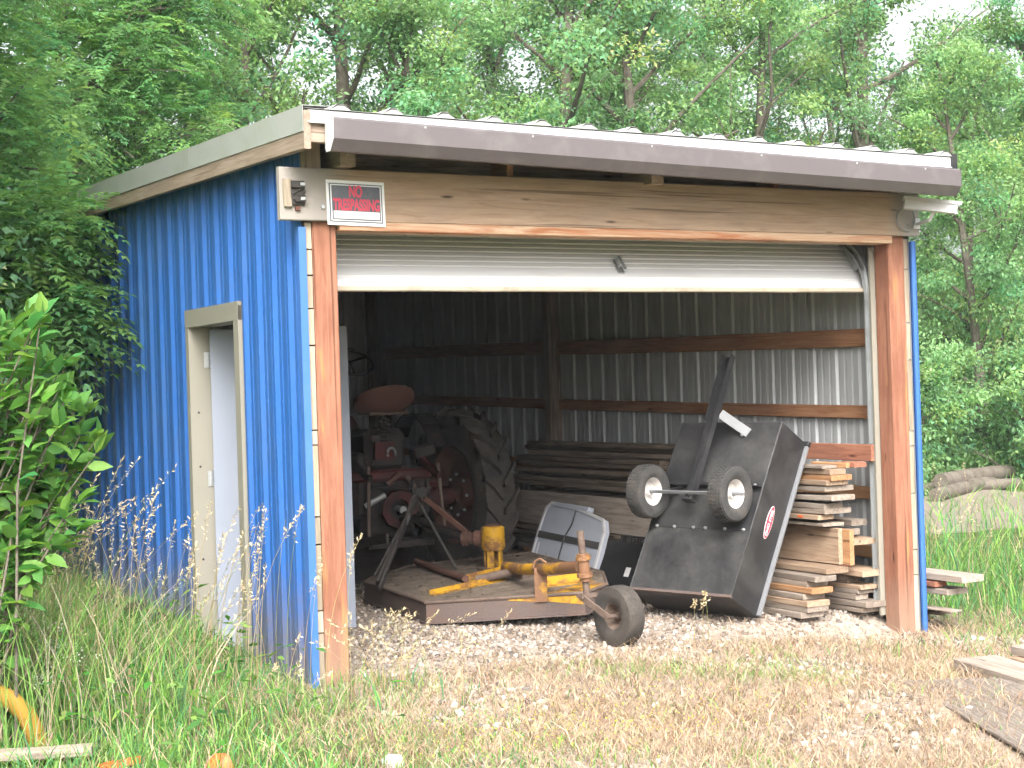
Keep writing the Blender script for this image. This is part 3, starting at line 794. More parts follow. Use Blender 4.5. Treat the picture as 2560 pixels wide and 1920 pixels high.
# ------------------------------------------------------------------ lumber inside, along the right wall
def lumber(label, x0, x1, z0, z1, y0, y1, mat, group, bow=0.0, side=0.0, slope=0.0, name='lumber_board'):
    xc = (x0 + x1) / 2; zc = (z0 + z1) / 2; jr = random.uniform(-.012, .012)
    o = board(name, (xc + jr, y0 + random.uniform(-.03, .06), zc + random.uniform(-.002, .003)), (xc + side - jr, y1, zc + slope), (x1 - x0) * random.uniform(.94, 1.02), z1 - z0, mat, None, bow=(random.uniform(-.008, .008), bow + random.uniform(-.005, .005)), ch=.0035)
    tag(o, label, 'board', group)
    return o
LG = 'boards stacked along the inside wall'
mats_f = ['grey_lumber', 'grey_lumber', 'tan_lumber', 'grey_lumber', 'orange_lumber', 'grey_lumber', 'grey_lumber', 'tan_lumber']
for k in range(8):
    xo = 3.545 + .012 * k + random.uniform(-.006, .006) + (.07 if k == 7 else 0)
    lumber('flat %s board in the low front stack by the cart, %s up' % (mats_f[k].split('_')[0], ORD[k]),
           xo, xo + .19, .004 + .0405 * k, .004 + .0405 * k + .038, .235 + random.uniform(0, .035), 4.25 + random.uniform(-.15, .2), mats_f[k], LG)
lumber('tan wide plank standing on edge above the low front stack', 3.885, 3.922, .335, .578, .245, 4.1, 'tan_lumber', LG)
lumber('orange wide plank standing on edge behind the tan one, its raw end showing', 3.926, 3.963, .335, .572, .215, 4.0, 'orange_lumber', LG)
ups = [(3.80, 3.99, .590, .612, .30, 4.30, 'grey_lumber', 0, 'thin grey'), (3.775, 3.92, .640, .672, .34, 4.2, 'tan_lumber', .010, 'tan with an orange paint mark'),
       (3.80, 4.045, .674, .710, .26, 4.35, 'grey_lumber', .018, 'long grey'), (3.80, 3.965, .713, .748, .27, 4.0, 'grey_lumber', -.004, 'short-ended grey'),
       (3.80, 4.01, .772, .806, .26, 4.32, 'grey_lumber', .014, 'curved grey'), (3.795, 4.055, .832, .866, .25, 4.36, 'grey_lumber', .012, 'wide pale grey'),
       (3.80, 3.985, .869, .903, .28, 4.28, 'tan_lumber', 0, 'tan'), (3.815, 3.995, .906, .943, .27, 4.3, 'orange_lumber', 0, 'orange'),
       (3.815, 3.96, .946, .983, .29, 4.15, 'tan_lumber', 0, 'narrow tan'), (3.80, 3.93, .986, 1.006, .33, 4.2, 'grey_lumber', 0, 'thin whitish')]
for k, (x0, x1, z0, z1, y0, y1, mt, bw, nm) in enumerate(ups):
    lumber('%s board in the upper stack behind the cart, %s up' % (nm, ORD[k]), x0, x1, z0, z1, y0, y1, mt, LG, bow=-bw, side=random.uniform(-.03, .02))
lumber('orange end block between the top boards of the upper stack', 3.94, 4.0, .986, 1.02, .29, .6, 'orange_lumber', LG)
o = lumber('red-brown plank on edge topping the upper stack at the wall', 4.13, 4.168, 1.022, 1.135, .23, 2.45, 'red_lumber', LG)
lumber('red-brown block under the near end of the red-brown plank', 4.0, 4.10, .985, 1.02, .24, .45, 'red_lumber', LG)
MB().box(3.773, 3.7755, .52, .57, .648, .664).build('paint_mark', 'orange_plastic', bpy.data.objects[[o_.name for o_ in bpy.data.objects if o_.get('label', '').startswith('tan with an orange')][0]])
rear = [(4.0, 4.19, .004, .040, .20, 'grey_lumber', 'lowest grey'), (4.0, 4.195, .043, .081, .20, 'grey_lumber', 'second grey'), (4.02, 4.13, .084, .124, .26, 'grey_lumber', 'narrow grey'),
        (4.0, 4.19, .128, .158, .22, 'grey_lumber', 'pale notched'), (4.02, 4.17, .160, .190, .24, 'tan_lumber', 'short tan'), (4.01, 4.12, .192, .250, .32, 'dark_lumber', 'dark recessed'),
        (4.0, 4.26, .252, .292, .21, 'tan_lumber', 'wide tan'), (4.03, 4.14, .295, .46, .42, 'red_lumber', 'dark red recessed'), (3.99, 4.22, .462, .500, .20, 'tan_lumber', 'tan with a split end'),
        (4.0, 4.13, .52, .56, .30, 'grey_lumber', 'grey upper'), (4.06, 4.20, .58, .62, .30, 'grey_lumber', 'topmost grey')]
for k, (x0, x1, z0, z1, y0, mt, nm) in enumerate(rear):
    lumber('%s board in the rear stack against the wall, %s up' % (nm, ORD[k]), x0, x1, z0, z1, y0, 4.3, mt, LG)
# far part of the pile: loose grey boards on top and a leaning sheet
far_t = [(3.74, 3.90, 1.010, 1.046, 1.9, 4.30), (3.79, 3.97, 1.050, 1.085, 2.0, 4.42), (3.72, 3.89, 1.088, 1.122, 1.7, 4.25)]
for k, (x0, x1, z0, z1, y0, y1) in enumerate(far_t):
    lumber('dark weathered board on top of the far pile, %s layer' % ORD[k], x0, x1, z0, z1, y0, y1, 'dark_lumber', LG, side=.03)
for k, (x0, z0, y0, y1) in enumerate(((3.52, .335, 2.2, 4.6), (3.55, .375, 2.1, 4.5), (3.60, .75, 2.0, 4.45), (3.63, .79, 1.8, 4.4), (3.66, .86, 1.9, 4.5), (3.70, .925, 1.9, 4.42), (3.68, .965, 2.1, 4.35))):
    lumber('grey-brown plank behind the grey case in the far pile, %s up' % ORD[k], x0, x0 + .11, z0, z0 + .036, y0, y1, 'dark_lumber', LG, side=.02)
sh = board('plywood_sheet', (3.56, 1.75, .56), (3.60, 4.62, .565), .016, .28, 'old_plank', None, ch=.002)
tag(sh, 'long weathered plywood strip on edge behind the grey case', 'plywood')

# ------------------------------------------------------------------ wheels
def wheel(parent, M, Rr, w_, rim_r, tyre_mat, rim_mat, lugs=0, lug_h=.02, lug_len=.1, tread=0, dish=.03, rimname='rim'):
    """axis along local X, centred; outer face toward -X"""
    h = w_ / 2; s = Rr
    prof = [(rim_r, -h * .62), (rim_r + (s - rim_r) * .25, -h * .95), (rim_r + (s - rim_r) * .6, -h), (s * .965, -h * .86), (s, -h * .55), (s * 1.004, 0), (s, h * .55), (s * .965, h * .86), (rim_r + (s - rim_r) * .6, h), (rim_r + (s - rim_r) * .25, h * .95), (rim_r, h * .62)]
    mb = MB(); mb.lathe([(r, x) for r, x in prof], (0, 0, 0), (1, 0, 0), 56, closed=True)
    if lugs:
        for i in range(lugs):
            for sgn in (-1, 1):
                t = 2 * math.pi * (i + (.5 if sgn > 0 else 0)) / lugs
                pth = []
                for q_ in range(4):
                    f = q_ / 3; x = sgn * h * (.04 + .92 * f); tt = t - f * lug_len / Rr
                    rr = s * (1.0 if f < .9 else .955); pth.append((x, rr * math.cos(tt), rr * math.sin(tt)))
                P = [Vector(p) for p in pth]
                ring = []
                for p in P:
                    rad = Vector((0, p.y, p.z)).normalized(); tan = Vector((0, -rad.z, rad.y))
                    ring += [p - tan * .024 - rad * .012, p + tan * .028 - rad * .012, p + tan * .020 + rad * lug_h, p - tan * .020 + rad * lug_h]
                fs = []
                for q_ in range(3):
                    for j in range(4): fs.append((4 * q_ + j, 4 * q_ + (j + 1) % 4, 4 * q_ + 4 + (j + 1) % 4, 4 * q_ + 4 + j))
                fs += [(3, 2, 1, 0), (12, 13, 14, 15)]
                mb.add(ring, fs)
    if tread:
        for i in range(tread):
            t = 2 * math.pi * i / tread
            for x in (-.62, -.31, 0, .31, .62):
                tt = t + (x * 2 % 1) * math.pi / tread; rr = s * (1.0 if abs(x) < .5 else .985)
                c_ = Vector((x * h, rr * math.cos(tt), rr * math.sin(tt))); rad = Vector((0, c_.y, c_.z)).normalized(); tan = Vector((0, -rad.z, rad.y))
                mb.obox(c_, (h * .12, 0, 0), tan * (math.pi * s / tread * .62), rad * .005)
    ty = mb.build('tyre', tyre_mat, parent, smooth=True, M=M)
    rp = [(rim_r + .012, -h * .62), (rim_r + .014, -h * .70), (rim_r + .004, -h * .70), (rim_r * .9, -h * .45), (rim_r * .82, -h * .45 + dish), (rim_r * .38, -h * .45 + dish), (rim_r * .30, -h * .45 + dish * .2), (rim_r * .16, -h * .45 + dish * .2), (rim_r * .15, -h * .3), (rim_r * .14, h * .4), (rim_r * .3, h * .42), (rim_r * .9, h * .42), (rim_r + .004, h * .68), (rim_r + .014, h * .68), (rim_r + .012, h * .6)]
    ri = MB().lathe(rp, (0, 0, 0), (1, 0, 0), 36, closed=True).build(rimname, rim_mat, parent, smooth=True, M=M)
    return ty, ri

# ------------------------------------------------------------------ tipped dump cart
O_ = Vector((3.21159263, .32933748, .03929433)); CL, CW, CD = 1.278248, .83944, .328119
cl = Vector((.48266525, .14776793, .86324903)).normalized(); cw = Vector((-.293499786, .955959026, .000465755)).normalized(); cn = cw.cross(cl).normalized()
MC = Matrix(((cw.x, cl.x, cn.x, O_.x), (cw.y, cl.y, cn.y, O_.y), (cw.z, cl.z, cn.z, O_.z), (0, 0, 0, 1)))
ct = empty('dump_cart', (3.2, .6, .03))
tag(ct, 'black steel dump cart tipped up on its end against the lumber, wheels showing', 'cart')
def cb(name, mat, *boxes, ch=.0015, parent=None):
    mb = MB()
    for b6 in boxes: mb.box(*b6, ch=ch)
    return mb.build(name, mat, parent or ct, M=MC)
bed = cb('bed_floor', 'black_bed', (.0, CW, .47, CL, -CD - .006, -CD - .002))
cb('bed_floor', 'black_bed', (.0, CW, .004, .48, -CD - .001, -CD + .004))
cb('side_panel', 'black_side', (-.003, .001, 0, CL, -CD - .004, 0)); cb('side_panel', 'black_side', (CW - .001, CW + .003, 0, CL, -CD - .004, 0))
cb('end_panel', 'black_side', (.002, CW - .002, -.002, .003, -CD, 0)); cb('end_panel', 'black_side', (.002, CW - .002, CL - .004, CL, -CD, 0))
cb('side_rail', 'rim_flange', (-.028, .0, 0.01, CL - .02, -.022, .0)); cb('side_rail', 'black_side', (CW, CW + .028, 0.01, CL - .02, -.022, .0))
cb('corner_bracket', 'black_bar', (-.032, .02, CL - .018, CL + .012, -.03, .002))
cb('end_lip', 'deck_side', (-.004, CW + .02, -.004, .014, -CD - .016, -CD + .012))
cb('cross_brace', 'black_bar', (.0, CW, .775, .785, -CD - .045, -CD - .006), (.0, CW, .775, .81, -CD - .012, -CD - .006))
wb, wa, wc = .037, .640, -CD - .205
for j, b0 in enumerate((.0, .685)):
    Mw = MC @ Matrix.Translation((b0 + .085, wa, wc))
    wh = empty('wheel', Mw.translation, ct)
    wheel(wh, Mw, .180, .128, .090, 'tyre_rubber', 'hub_white', tread=44, dish=.035)
MB().tube([(b0, wa, wc) for b0 in (-.02, .3, .6, .80)], .012, 10).build('axle', 'rim_flange', ct, M=MC)
cb('axle_plate', 'rim_flange', (.13, .70, wa - .004, wa + .004, wc - .02, wc + .02))
# axle struts down to the bed
for b0 in (.17, .66):
    MB().obox((b0, (wa + .78) / 2, (wc - CD) / 2), (.018, 0, 0), ((0), (.78 - wa) / 2, (-CD - wc) / 2), (0, .004, -.003)).build('axle_strut', 'black_bar', ct, M=MC)
# tongue channel in two lengths
def chan(name, p0, p1, wd_, dp, mat):
    MB().sweep([p0, p1], [(-wd_, -dp), (wd_, -dp), (wd_, dp), (wd_ - .005, dp), (wd_ - .005, -dp + .005), (-wd_ + .005, -dp + .005), (-wd_ + .005, dp), (-wd_, dp)], upv=(0, 0, -1)).build(name, mat, ct, M=MC)
chan('tongue', (.425, .600, wc + .03), (.452, 1.31, wc + .035), .031, .022, 'black_bar')
chan('tongue', (.450, 1.20, wc + .03), (.470, 1.715, wc + .03), .037, .028, 'black_bar')
cb('tongue_foot', 'black_bar', (.385, .465, .588, .604, wc - .01, wc + .055))
p0 = Vector((.415, 1.27, wc + .06)); p1 = Vector((.24, 1.19, -CD - .01)); dd_ = p1 - p0
mb = MB(); sdv = dd_.normalized().cross(Vector((0, 0, 1))).normalized(); mb.obox((p0 + p1) / 2, dd_ / 2, sdv * .032, dd_.normalized().cross(sdv) * .008); mb.build('tilt_bracket', 'rim_flange', ct, M=MC)
def bolts(pts_, zc_):
    for b0, a0 in pts_:
        MB().lathe([(0, -.014), (.008, -.013), (.011, -.006), (.012, 0)], (b0, a0, zc_), (0, 0, 1), 10).build('bolt', 'zinc', ct, smooth=True, M=MC)
bolts([(.05, .475), (.20, .475), (.36, .475), (.46, .475), (.62, .475), (.77, .475), (.06, .80), (.40, .80), (.55, .80), (.79, .80)], -CD - .006)
bolts([(.26, 1.22), (.28, 1.17), (.47, 1.29), (.43, 1.30), (.40, 1.25)], -CD - .02)
# decal on the near side panel
mb = MB(); N_ = 28
for rad, th, mt in (((.118, .035), .0035, 'label_white'), ((.114, .031), .0042, 'decal_red')):
    mb = MB(); ring = [Vector((-.003 - th, .61 + rad[0] * math.cos(2 * math.pi * i / N_), -.168 + rad[1] * math.sin(2 * math.pi * i / N_))) for i in range(N_)]
    mb.prism(ring, (th - .0005, 0, 0)); dec = mb.build('decal', mt, ct, M=MC)
wx = MC.to_3x3() @ Vector((0, -1, 0)); wy = MC.to_3x3() @ Vector((0, 0, 1))
text('OHIO STEEL', .036, dec, MC @ Vector((-.0078, .61, -.168)), MC.to_3x3() @ Vector((0, 1, 0)), MC.to_3x3() @ Vector((0, 0, 1)) * -1 if False else MC.to_3x3() @ Vector((0, 0, -1)) , 'label_white', 'lettering', width=.19, off=.0006)

# ------------------------------------------------------------------ grey case and black crate
cs = empty('grey_case', (3.35, 2.9, 0))
tag(cs, 'grey plastic case with dark straps leaning on the lumber behind the yellow mower', 'case')
BLc, BRc, TLc = Vector((3.28, 3.40, .06)), Vector((3.26, 2.44, .03)), Vector((3.47, 3.30, .664))
BRc = Vector((3.30, 2.47, .02)); e1 = (BRc - BLc).normalized(); e2 = (TLc - BLc); e2 = (e2 - e1 * e2.dot(e1)).normalized(); e3 = e1.cross(e2)
Mg = Matrix(((e1.x, e2.x, e3.x, BLc.x), (e1.y, e2.y, e3.y, BLc.y), (e1.z, e2.z, e3.z, BLc.z), (0, 0, 0, 1)))
poly = [(0, 0), (.94, 0), (.95, .44), (.90, .53), (.60, .575), (.12, .60), (.05, .55), (.02, .35)]
sgn = -1 if (CAM - BLc).dot(e3) < 0 else 1
MB().prism([(x, y_, 0) for x, y_ in poly], (0, 0, sgn * .05)).build('shell', 'case_grey', cs, M=Mg)
mb = MB()
for (x0, y0), (x1, y1) in zip(poly, poly[1:] + poly[:1]):
    a = Vector((x0, y0, sgn * .052)); b_ = Vector((x1, y1, sgn * .052)); t = (b_ - a)
    mb.obox((a + b_) / 2, t / 2, Vector((-t.y, t.x, 0)).normalized() * .012, (0, 0, .008))
mb.build('rim', 'white_metal', cs, M=Mg)
MB().box(.18, .66, .575, .612, sgn * .0, sgn * .062).build('top_ridge', 'case_grey', cs, M=Mg) if sgn > 0 else MB().box(.18, .66, .575, .612, -.062, 0).build('top_ridge', 'case_grey', cs, M=Mg)
MB().box(.02, .94, .30, .355, min(sgn * .050, sgn * .058), max(sgn * .050, sgn * .058)).build('strap', 'strap_dark', cs, M=Mg)
MB().tube([(.50, .57, sgn * .058), (.49, .45, sgn * .060), (.44, .34, sgn * .066), (.42, .2, sgn * .060), (.42, .02, sgn * .058)], .006, 6).build('cord', 'strap_dark', cs, M=Mg)
MB().box(.06, .075, .12, .26, min(sgn * .050, sgn * .056), max(sgn * .050, sgn * .056)).build('highlight_rib', 'white_metal', cs, M=Mg)

bc = empty('black_crate', (3.2, 1.9, 0))
tag(bc, 'flat black plastic crate with a white label standing between mower and cart', 'crate')
BL2, BR2, TL2 = Vector((3.02, 2.06, .005)), Vector((3.04, 1.50, .005)), Vector((3.24, 2.16, .474))
f1 = (BR2 - BL2).normalized(); f2 = TL2 - BL2; f2 = (f2 - f1 * f2.dot(f1)).normalized(); f3 = f1.cross(f2); sg2 = 1 if (CAM - BL2).dot(f3) > 0 else -1
Mk = Matrix(((f1.x, f2.x, f3.x, BL2.x), (f1.y, f2.y, f3.y, BL2.y), (f1.z, f2.z, f3.z, BL2.z), (0, 0, 0, 1)))
def kb(name, mat, *bs, ch=.003):
    mb = MB()
    for b6 in bs:
        z_ = sorted((sg2 * b6[4], sg2 * b6[5])); mb.box(b6[0], b6[1], b6[2], b6[3], z_[0], z_[1], ch=ch)
    return mb.build(name, mat, bc, M=Mk)
kb('panel', 'plastic_black', (0, .56, 0, .46, 0, .03))
kb('top_rim', 'plastic_black', (.02, .56, .52, .535, -.06, -.04))
for i in range(14): kb('tooth', 'plastic_black', (.03 + i * .04, .045 + i * .04, .455, .525, -.056, -.044), ch=0)
kb('label', 'label_white', (.33, .39, .20, .27, .030, .0312), ch=0)

# ------------------------------------------------------------------ rotary mower
mo = empty('rotary_mower', (2.2, 2.1, 0))
tag(mo, 'rusty yellow rotary brush mower with a single tail wheel on the gravel', 'mower')
def zd(x): return .165 + .055 * (x - 1.45)
dk = [(1.46, 1.67), (2.33, 1.04), (2.62, 1.22), (2.90, 1.71), (3.12, 3.15), (2.2, 3.45), (1.60, 3.02)]
mb = MB(); nP = len(dk)
top = [Vector((x, y_, zd(x))) for x, y_ in dk]
cxd, cyd = 2.28, 2.2
inn = [Vector((cxd + (x - cxd) * .985, cyd + (y_ - cyd) * .985, zd(x) + .006)) for x, y_ in dk]
mb.add([Vector((cxd, cyd, zd(cxd) + .012))] + inn + top, [(0, 1 + i, 1 + (i + 1) % nP) for i in range(nP)] + [(1 + i, 1 + nP + i, 1 + nP + (i + 1) % nP, 1 + (i + 1) % nP) for i in range(nP)])
dm, dn_, dl, db = newmat('deck_top')
v_, _, _ = coords(dn_, dl, rand=False)
t1 = noise(dn_, dl, v_, 5, 6, .7, .4); t2 = noise(dn_, dl, v_, 40, 4, .7)
r1 = ramp(dn_, [(.3, (.075, .055, .042)), (.5, (.145, .112, .085)), (.7, (.22, .175, .135))]); dl.new(t1.outputs['Fac'], r1.inputs[0])
r2 = ramp(dn_, [(.3, (.7, .7, .7)), (.7, (1.25, 1.25, 1.25))]); dl.new(t2.outputs['Fac'], r2.inputs[0])
dl.new(mixc(dn_, dl, 1.0, r1.outputs[0], r2.outputs[0], 'MULTIPLY'), db.inputs['Base Color']); db.inputs['Roughness'].default_value = .9
bump(dn_, dl, db, t2.outputs['Fac'], .4, .01)
mb.build('deck', 'deck_top', mo)
for i in range(nP):
    a, b_ = top[i], top[(i + 1) % nP]; dwn = Vector((0, 0, -.140)); t = (b_ - a).normalized(); nv = Vector((t.y, -t.x, 0))
    mat = 'deck_side'
    MB().tube([a, a.lerp(b_, .5), b_], .013, 8).build('rolled_edge', 'mower_rust', mo, smooth=True)
    mb = MB(); mb.prism([a, b_, b_ + dwn, a + dwn], -nv * .006); mb.obox((a + b_) / 2 + dwn, (b_ - a) / 2, nv * .012, (0, 0, .006)); mb.build('skirt', mat, mo)
# yellow paint left on the rear lip
def on_edge(t): return top[0].lerp(top[1], t)
ey = (top[1] - top[0]).normalized(); eo = Vector((ey.y, -ey.x, 0))
mb = MB()
for t0, t1_, drop in ((.72, .99, .075), (.52, .75, .045)):
    a, b_ = on_edge(t0) + eo * .0015, on_edge(t1_) + eo * .0015
    mb.prism([a, b_, b_ - Vector((0, 0, drop)), a - Vector((0, 0, drop * .45))], eo * .0015)
mb.build('lip_plate', 'mower_yellow', mo)
a, b_ = top[1] + Vector((.0, .0, .004)), top[2] + Vector((0, 0, .004))
MB().prism([a, b_, b_ + Vector((-.12, .12, .0)), a + Vector((-.22, .16, -.008))], (0, 0, .004)).build('corner_plate', 'mower_yellow', mo)
def angle_bar(name, p0, p1, w_, h_, mat):
    p0, p1 = Vector(p0), Vector(p1); t = (p1 - p0).normalized(); s_ = t.cross(Vector((0, 0, 1))).normalized()
    mb = MB(); mb.obox((p0 + p1) / 2 + Vector((0, 0, h_ / 2)), (p1 - p0) / 2, s_ * .004, (0, 0, h_ / 2)); mb.obox((p0 + p1) / 2 + s_ * w_ / 2, (p1 - p0) / 2, s_ * w_ / 2, (0, 0, .004)); return mb.build(name, mat, mo)
angle_bar('deck_rail', (1.60, 1.90, zd(1.60) + .008), (2.25, 2.02, zd(2.25) + .012), .05, .035, 'mower_yellow')
angle_bar('deck_rail', (2.02, 2.20, zd(2.0) + .012), (2.40, 2.32, zd(2.4) + .012), .05, .05, 'mower_yellow')
angle_bar('deck_rail', (2.25, 1.50, zd(2.25) + .012), (2.62, 1.42, zd(2.62) + .01), .07, .06, 'mower_yellow')
MB().tube([(2.18, 3.30, zd(2.2) + .05), (2.10, 2.75, zd(2.1) + .04), (2.01, 2.14, zd(2.0) + .04)], .027, 10).build('push_tube', 'rust_red', mo, smooth=True)
MB().tube([(2.05, 2.05, zd(2.0) + .04), (2.20, 1.95, .27), (2.30, 1.85, .29)], .032, 10).build('push_tube', 'mower_rust', mo, smooth=True)
MB().tube([(2.32, 2.10, .30), (2.21, 1.70, .325), (2.07, 1.05, .395), (1.96, .47, .465)], .040, 14).build('tail_beam', 'tail_paint', mo, smooth=True)
ee = (top[1] - top[0]).normalized(); bp_ = top[0].lerp(top[1], .73) + Vector((ee.y, -ee.x, 0)) * .012
mb = MB(); mb.obox(bp_ + Vector((0, 0, .075)), ee * .042, Vector((ee.y, -ee.x, 0)) * .006, (0, 0, .115)); pt_ = bp_ + Vector((0, 0, .19)); mb.tube([pt_ - ee * .05, pt_ - ee * .035 + Vector((0, 0, .045)), pt_ + Vector((0, 0, .06)), pt_ + ee * .04 + Vector((0, 0, .03))], .008, 6); mb.build('beam_bracket', 'tail_paint', mo)
MB().obox((2.38, 2.0, .26), (.06, .02, 0), (-.03, .09, 0), (0, 0, .05), ch=.01).build('pivot_block', 'mower_rust', mo)
# caster
sp0 = Vector((1.935, .37, .30)); sp1 = Vector((1.900, .37, .70))
mb = MB(); mb.tube([sp0, sp1], .022, 12); mb.build('spindle', 'mower_rust', mo, smooth=True)
mb = MB(); mb.lathe([(0, -.085), (.036, -.085), (.036, .085), (0, .085)], (1.920, .37, .475), sp1 - sp0, 16); mb.lathe([(.035, -.06), (.050, -.06), (.050, -.035), (.035, -.035)], (1.920, .37, .475), sp1 - sp0, 16, closed=True); mb.lathe([(.035, .045), (.048, .045), (.048, .07), (.035, .07)], (1.920, .37, .475), sp1 - sp0, 16, closed=True); mb.build('caster_sleeve', 'tail_paint', mo, smooth=True)
wax = Vector((.80, -.60, 0)).normalized() * -1     # axle direction (toward -X of wheel = outward to camera)
wc_ = Vector((2.06, .21, .180)); xw = -wax
wdir = Vector((.99, .10, 0)).normalized()
Mw = Matrix(((wdir.x, -wdir.y, 0, wc_.x), (wdir.y, wdir.x, 0, wc_.y), (0, 0, 1, wc_.z), (0, 0, 0, 1)))
tw = empty('tail_wheel', wc_, mo)
wheel(tw, Mw, .186, .135, .075, 'tractor_tyre', 'mower_rust', dish=.045)
mb = MB()
for s_ in (-1, 1):
    e = wc_ + wdir * .085 * s_; tp = sp0 + wdir * .05 * s_ + Vector((0, 0, .0))
    mb.obox((e + tp) / 2, (e - tp) / 2, wdir * .006, (0, -.0, .020) if False else ((e - tp).normalized().cross(wdir) * .022))
mb.obox(sp0 + Vector((0, 0, .0)), wdir * .06, Vector((-wdir.y, wdir.x, 0)) * .03, (0, 0, .012)); mb.tube([wc_ - wdir * .10, wc_ + wdir * .10], .014, 8)
mb.build('caster_fork', 'mower_rust', mo)
# dried grass clippings caked on the deck
n_ = 2200; px_ = rng.uniform(1.5, 3.05, n_); py_ = rng.uniform(1.1, 3.4, n_)
poly_ = np.array(dk); ins = np.ones(n_, bool)
for i_ in range(len(poly_)):
    a_, b2_ = poly_[i_], poly_[(i_ + 1) % len(poly_)]; ins &= ((b2_[0] - a_[0]) * (py_ - a_[1]) - (b2_[1] - a_[1]) * (px_ - a_[0])) > .02
px_, py_ = px_[ins], py_[ins]; kk = rng.random(len(px_)) < .25 + .75 * (np.sin(px_ * 5) * np.sin(py_ * 4 + 1) > 0); px_, py_ = px_[kk], py_[kk]; n_ = len(px_)
o_ = leaves('clippings', np.stack([px_, py_, zd(px_) + .014 + rng.uniform(0, .012, n_)], 1), rng.normal(0, 1, (n_, 3)) * np.array([1, 1, .15]), np.array([0, 0, 1]) + rng.normal(0, .3, (n_, 3)), rng.uniform(.02, .06, n_), rng.uniform(.004, .012, n_), np.array([.20, .155, .11]) * rng.uniform(.5, 1.4, (n_, 1)), parent=mo, mat='grass_blade'); o_['kind'] = 'stuff'
# gearbox on its stand
gc = Vector((2.50, 2.62, 0))
mb = MB(); mb.lathe([(0, .552), (.075, .552), (.090, .542), (.092, .395), (.078, .37), (0, .37)], gc, (0, 0, 1), 24); mb.build('gearbox', 'mower_yellow', mo, smooth=True)
mb = MB(); mb.lathe([(0, .569), (.05, .567), (.062, .553), (0, .552)], gc, (0, 0, 1), 18); mb.build('gearbox_cap', 'rust_red', mo, smooth=True)
for an in (40, 130, 220, 310):
    a = R(an); MB().obox(gc + Vector((.058 * math.cos(a),   .058 * math.sin(a), .305)), Vector((-math.sin(a), math.cos(a), 0)) * .026, Vector((math.cos(a), math.sin(a), 0)) * .008, (0, 0, .075)).build('stand_leg', 'mower_yellow', mo)
MB().lathe([(0, 0), (.13, 0), (.13, .012), (0, .012)], gc + Vector((0, 0, zd(2.5) + .006)), (0, 0, 1), 20).build('stand_flange', 'mower_rust', mo)
mb = MB(); mb.lathe([(0, 0), (.058, 0), (.060, .06), (.045, .075), (.045, .12), (.06, .125), (.06, .16), (0, .165)], gc + Vector((-.06, .05, .46)), (-.62, .75, 0), 16); mb.build('input_shaft', 'rust_red', mo, smooth=True)
# hitch A-frame
ap = Vector((2.04, 2.92, .82))
def flat(name, p0, p1, w_, t_, mat, upv=(0, 0, 1)):
    p0, p1 = Vector(p0), Vector(p1); d_ = (p1 - p0); s_ = d_.normalized().cross(Vector(upv)).normalized(); u2 = s_.cross(d_.normalized())
    return MB().obox((p0 + p1) / 2, d_ / 2, s_ * w_, u2 * t_, ch=.004).build(name, mat, mo)
flat('frame_bar', ap + Vector((-.04, -.04, -.02)), (1.50, 2.55, .20), .052, .014, 'dark_steel', (1, -.5, 0))
flat('frame_bar', ap + Vector((-.10, -.10, -.03)), (1.47, 2.45, .18), .030, .010, 'dark_steel', (1, -.5, 0))
flat('frame_bar', ap + Vector((-.01, .03, -.03)), (1.66, 2.95, .22), .022, .010, 'dark_steel', (1, -.5, 0))
flat('frame_bar', ap + Vector((.03, -.02, -.04)), (2.40, 2.75, .46), .020, .010, 'rust_red', (1, .6, 0))
flat('frame_bar', ap + Vector((.05, .03, -.04)), (2.75, 3.1, .28), .016, .010, 'dark_steel', (1, .6, 0))
MB().tube([ap + Vector((.0, .05, -.05)), (2.30, 2.85, .22)], .012, 8).build('brace_rod', 'dark_steel', mo)
mb = MB(); mb.obox(ap, (.055, .01, 0), (0, .03, 0), (0, 0, .035), ch=.006); mb.tube([ap + Vector((-.09, 0, .03)), ap + Vector((.09, 0, .03))], .014, 8)
for s_ in (-1, 1): mb.obox(ap + Vector((.06 * s_, 0, .05)), (.007, 0, 0), (0, .025, 0), (0, 0, .05))
mb.build('hitch_head', 'dark_steel', mo)
flat('guard_plate', ap + Vector((-.07, -.06, -.03)), ap + Vector((-.20, -.18, -.20)), .035, .004, 'rim_flange', (1, -.5, 0))
MB().tube([(2.38, 2.77, .46), (2.24, 3.1, .54), (2.12, 3.45, .63)], .035, 12).build('drive_shaft', 'grease_dark', mo, smooth=True)

# ------------------------------------------------------------------ tractor
tr = empty('farm_tractor', (2.1, 4.6, 0))
tag(tr, 'old dirty red farm tractor with big lugged rear tyres parked deep in the shed', 'tractor')
TX, TY = 2.10, 3.90
def twheel(x, out):
    Mw = Matrix.Translation((x, TY, .715)) @ Matrix.Rotation(0 if out > 0 else math.pi, 4, 'Z')
    e = empty('rear_wheel', (x, TY, .715), tr)
    ty, ri = wheel(e, Mw, .69, .31, .40, 'tractor_tyre', 'rust_red', lugs=20, lug_h=.045, lug_len=.17, dish=.09)
    for k in range(8):
        a = 2 * math.pi * k / 8; MB().lathe([(0, -.018), (.012, -.016), (.014, 0)], (-.05, .17 * math.cos(a), .17 * math.sin(a)), (1, 0, 0), 6).build('wheel_bolt', 'zinc', e, M=Mw)
twheel(TX + .82, 1); twheel(TX - .82, -1)
for s_ in (-1, 1): MB().tube([(TX + s_ * .2, TY, .715), (TX + s_ * .70, TY, .715)], [.12, .075], 14).build('axle_housing', 'tractor_red', tr, smooth=True)
MB().box(TX - .24, TX + .24, TY - .30, TY + .45, .42, 1.0, ch=.05).build('transmission_case', 'grease_dark', tr)
MB().box(TX - .17, TX + .17, TY + .45, TY + 1.2, .45, .95, ch=.04).build('clutch_housing', 'tractor_red', tr)
